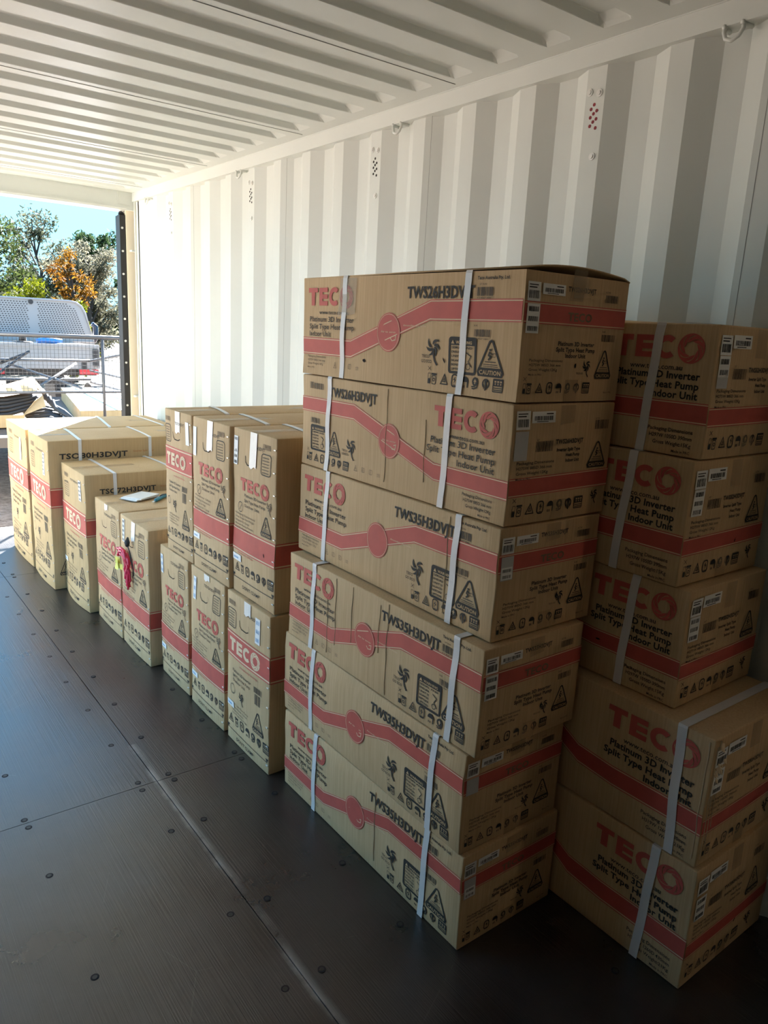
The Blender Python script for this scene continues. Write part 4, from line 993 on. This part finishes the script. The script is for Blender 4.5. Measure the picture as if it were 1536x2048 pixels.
# ute
ut = tag(empty('white_ute', (.80, 6.2, -.16)), 'white utility truck parked behind the trailer, perforated window guard on its cab', 'truck')
def U(x, y, z): return (x-.80, y-6.2, z+.16)
m = MB(); m.box(U(-.12, 6.2, .80), U(1.46, 8.0, 1.13)); m.box(U(-.10, 6.18, 1.10), U(1.45, 6.25, 1.145)); m.build('tray', WPAINT, ut)
m = MB(); m.box(U(-.08, 6.25, .70), U(1.42, 6.32, .80)); m.box(U(.2, 6.24, .58), U(1.1, 6.30, .66)); m.build('rear_bumper', DARK, ut)
m = MB(); m.box(U(1.16, 6.17, .72), U(1.43, 6.20, .79)); m.build('tail_lamp', TLR, ut)
m = MB(); m.box(U(-.1, 6.17, .72), U(.17, 6.20, .79)); m.build('tail_lamp', TLR, ut)
m = MB(); m.box(U(1.2, 6.15, .80), U(1.26, 6.20, .92)); m.box(U(1.36, 6.15, .84), U(1.43, 6.20, 1.08)); m.build('latch', DARK, ut)
# perforated guard
hw, hz0, hz1 = .90, 1.14, 1.76; cx_ = .90; yg = 7.6
out = [(-hw, hz0), (hw, hz0), (hw-.13, 1.60), (hw-.18, 1.69), (hw-.26, 1.745), (hw-.36, 1.762), (-hw+.36, 1.762), (-hw+.26, 1.745), (-hw+.18, 1.69), (-hw+.13, 1.60)]
m = MB(); n = len(out)
m.tube([U(cx_+a, yg, b) for a, b in out], .018, 6, closed=True); m.build('guard_frame', WPAINT, ut, True)
m = MB(); m.quad([U(cx_+a, yg+.01, b) for a, b in out]); m.build('guard_sheet', WPAINT, ut)
m = MB(); r_i = 0; z_ = 1.20
while z_ < 1.72:
    lim = hw-.10-(z_-hz0)*.30-(max(0, z_-1.62)*1.2); x_ = -lim+(.02 if r_i % 2 else 0)
    while x_ < lim:
        if abs(x_) > .07: m.quad([U(cx_+x_-.011, yg+.004, z_-.006), U(cx_+x_+.011, yg+.004, z_-.006), U(cx_+x_+.011, yg+.004, z_+.006), U(cx_+x_-.011, yg+.004, z_+.006)])
        x_ += .042
    z_ += .032; r_i += 1
hh = m.build('guard_holes', DARK, ut); hh['kind'] = 'stuff'
m = MB(); m.tube([U(cx_-.03, yg-.005, 1.715), U(cx_-.03, yg-.02, 1.715)], .035, 12); m.build('badge', DARK, ut)
m = MB(); cab = [(-.85, .75), (.92, .75), (.95, 1.2), (.80, 1.62), (.70, 1.70), (-.70, 1.70), (-.80, 1.62), (-.93, 1.2)]
m.quad([U(cx_+a, 7.75, b) for a, b in cab]); m.quad([U(cx_+a, 9.4, b) for a, b in cab][::-1])
for i in range(8): a, b = cab[i], cab[(i+1) % 8]; m.quad([U(cx_+a[0], 7.75, a[1]), U(cx_+a[0], 9.4, a[1]), U(cx_+b[0], 9.4, b[1]), U(cx_+b[0], 7.75, b[1])])
m.build('cab', WPAINT, ut)
m = MB(); m.tube([U(1.86, 7.9, 1.12), U(1.92, 7.9, 1.2), U(1.92, 7.9, 1.38), U(1.86, 7.9, 1.42)], .045, 8); m.build('side_mirror', mat('blue_black_mirror', (.006, .012, .03), .3), ut, True)
for a in (6.7, 9.0):
    for b in (-.2, 1.42): m = MB(); m.tube([U(b, a, .2), U(b+.2, a, .2)], .36, 20); m.build('wheel', BLACKR, ut)
hat = tag(empty('black_hat', (.45, 6.30, 1.149)), 'black brimmed hat resting on the tray edge of the white truck', 'hat')
m = MB(); m.tube([(0, 0, 0), (0, 0, .015)], [.135, .10], 16); m.build('brim', DARK, hat, True)
m = MB(); m.tube([(0, 0, .01), (0, 0, .07), (0, 0, .12)], [.05, .048, .04], 12); m.build('crown', DARK, hat, True)
tp = tag(empty('blue_tarp_roll', (.80, 6.3, 1.149)), 'bright blue folded tarp lying on the tray edge of the white truck', 'tarp')
m = MB(); m.tube([(-.17, 0, .02), (-.08, .0, .035), (.05, 0, .03), (.17, 0, .03)], [.03, .042, .045, .03], 8); m.build('roll', BLUET, tp, True)
sp_ = tag(empty('black_pole', (-.2, 5.2, .46)), 'bent black steel pole leaning in the trailer by the truck', 'pole')
m = MB(); m.tube([(-.25, -.2, .1), (.50, .25, .58), (.54, .27, .60), (.50, .3, .57), (.2, .35, .44)], .018, 6); m.build('rod', DARK, sp_)
# trees
def leafmat(n, a, b):
    m = mat(n, a, .9, col2=b, vscale=.9, spec=.05); t = m.node_tree; p_ = t.nodes['Principled BSDF']; out_ = t.nodes['Material Output']
    tl = t.nodes.new('ShaderNodeBsdfTranslucent'); ad = t.nodes.new('ShaderNodeAddShader'); src = p_.inputs['Base Color'].links[0].from_socket
    t.links.new(src, tl.inputs[0]); t.links.new(p_.outputs[0], ad.inputs[0]); t.links.new(tl.outputs[0], ad.inputs[1]); t.links.new(ad.outputs[0], out_.inputs[0])
    return m
LM = [leafmat('olive_leaves', (.010, .018, .004), (.034, .042, .014)), leafmat('grey_green_leaves', (.016, .021, .011), (.05, .052, .034)),
      leafmat('orange_leaves', (.07, .024, .003), (.12, .062, .008)), leafmat('yellow_green_leaves', (.034, .044, .002), (.078, .082, .005)),
      leafmat('dark_green_leaves', (.007, .015, .006), (.02, .033, .012)), leafmat('silver_leaves', (.036, .037, .022), (.095, .088, .062))]
BARK = mat('grey_bark', (.035, .03, .025), .9)
def tree(label, x, y, h, rad, mt, seed, z0=.2, n=2600, leaf=.09, trunk=.12, name='tree'):
    rd = random.Random(seed); t = tag(empty(name, (x, y, -.16)), label, 'tree' if name == 'tree' else 'shrub', 'trees beyond the truck')
    m = MB(); B = []
    m.tube([(0, 0, 0), (rd.uniform(-.1, .1), 0, h*.3), (rd.uniform(-.2, .2), 0, h*.62), (rd.uniform(-.2, .2), 0, h*.85)], [trunk, trunk*.8, trunk*.5, trunk*.2], 7)
    for k_ in range(22):
        q = rd.uniform(z0, .98); a = rd.uniform(0, 6.28); r = rad*math.sqrt(max(.05, 1-((q-.55)/.5)**2))*rd.uniform(.35, 1)
        e_ = Vector((r*math.cos(a), r*math.sin(a), h*q)); s0 = Vector((0, 0, h*max(.15, q-.25)))
        m.tube([s0, s0.lerp(e_, .5)+Vector((0, 0, .1)), e_], [trunk*.35, trunk*.2, .01], 5); B.append((e_, rd.uniform(.28, .55)*rad*.6))
        B.append((s0.lerp(e_, .6), rd.uniform(.25, .45)*rad*.5))
    m.build('trunk', BARK, t)
    v = []; f = []
    for i in range(n):
        c, r = B[i % len(B)]; d = Vector((rd.gauss(0, 1), rd.gauss(0, 1), rd.gauss(0, .8))); d.normalize(); p = c+d*r*rd.random()**.45
        a = Vector((rd.uniform(-1, 1), rd.uniform(-1, 1), rd.uniform(-1, 1))).normalized(); b = a.orthogonal().normalized(); s_ = leaf*rd.uniform(.6, 1.3)
        k_ = len(v); v += [tuple(p-a*s_), tuple(p+b*s_*.45), tuple(p+a*s_), tuple(p-b*s_*.45)]; f.append((k_, k_+1, k_+2, k_+3))
    mesh('foliage', v, f, mt, t)
tree('olive green gum tree at the far left above the truck', 2.6, 24, 5.1, 2.0, LM[0], 1, n=9500, leaf=.085)
tree('tall wispy grey-green gum tree left of the orange one', 5.7, 28, 5.4, 1.7, LM[1], 2, n=7500, leaf=.085)
tree('small orange autumn tree in front of the silver one', 5.0, 20.5, 3.65, .75, LM[2], 3, n=3000, leaf=.065)
tree('pale silver-leaved tree right of the orange one', 6.45, 23.5, 4.3, 1.6, LM[5], 4, z0=.12, n=12000, leaf=.07)
tree('dark green tree behind the silver one', 8.4, 29, 5.1, 1.6, LM[4], 5, z0=.1, n=7000, leaf=.1)
tree('dark green bush at the right beside the door post', 11.9, 32, 3.1, 1.6, LM[4], 6, z0=.05, n=7000, leaf=.12)
tree('yellow-green hedge shrub just above the truck at far left', 3.3, 19, 2.5, 1.5, LM[3], 7, z0=.1, n=8000, leaf=.07, name='shrub')
tree('yellow-green shrub under the orange tree', 3.6, 15.5, 2.0, .7, LM[3], 8, z0=.1, n=3800, leaf=.07, name='shrub')
tree('grey-green shrub filling the gap behind the truck mirror', 10.2, 41, 3.3, 2.0, LM[1], 9, z0=.05, n=7000, leaf=.13, name='shrub')
tree('dark distant shrub behind the far left gum tree', 4.6, 38, 4.2, 3.2, LM[4], 10, z0=.05, n=8000, leaf=.16, name='shrub')
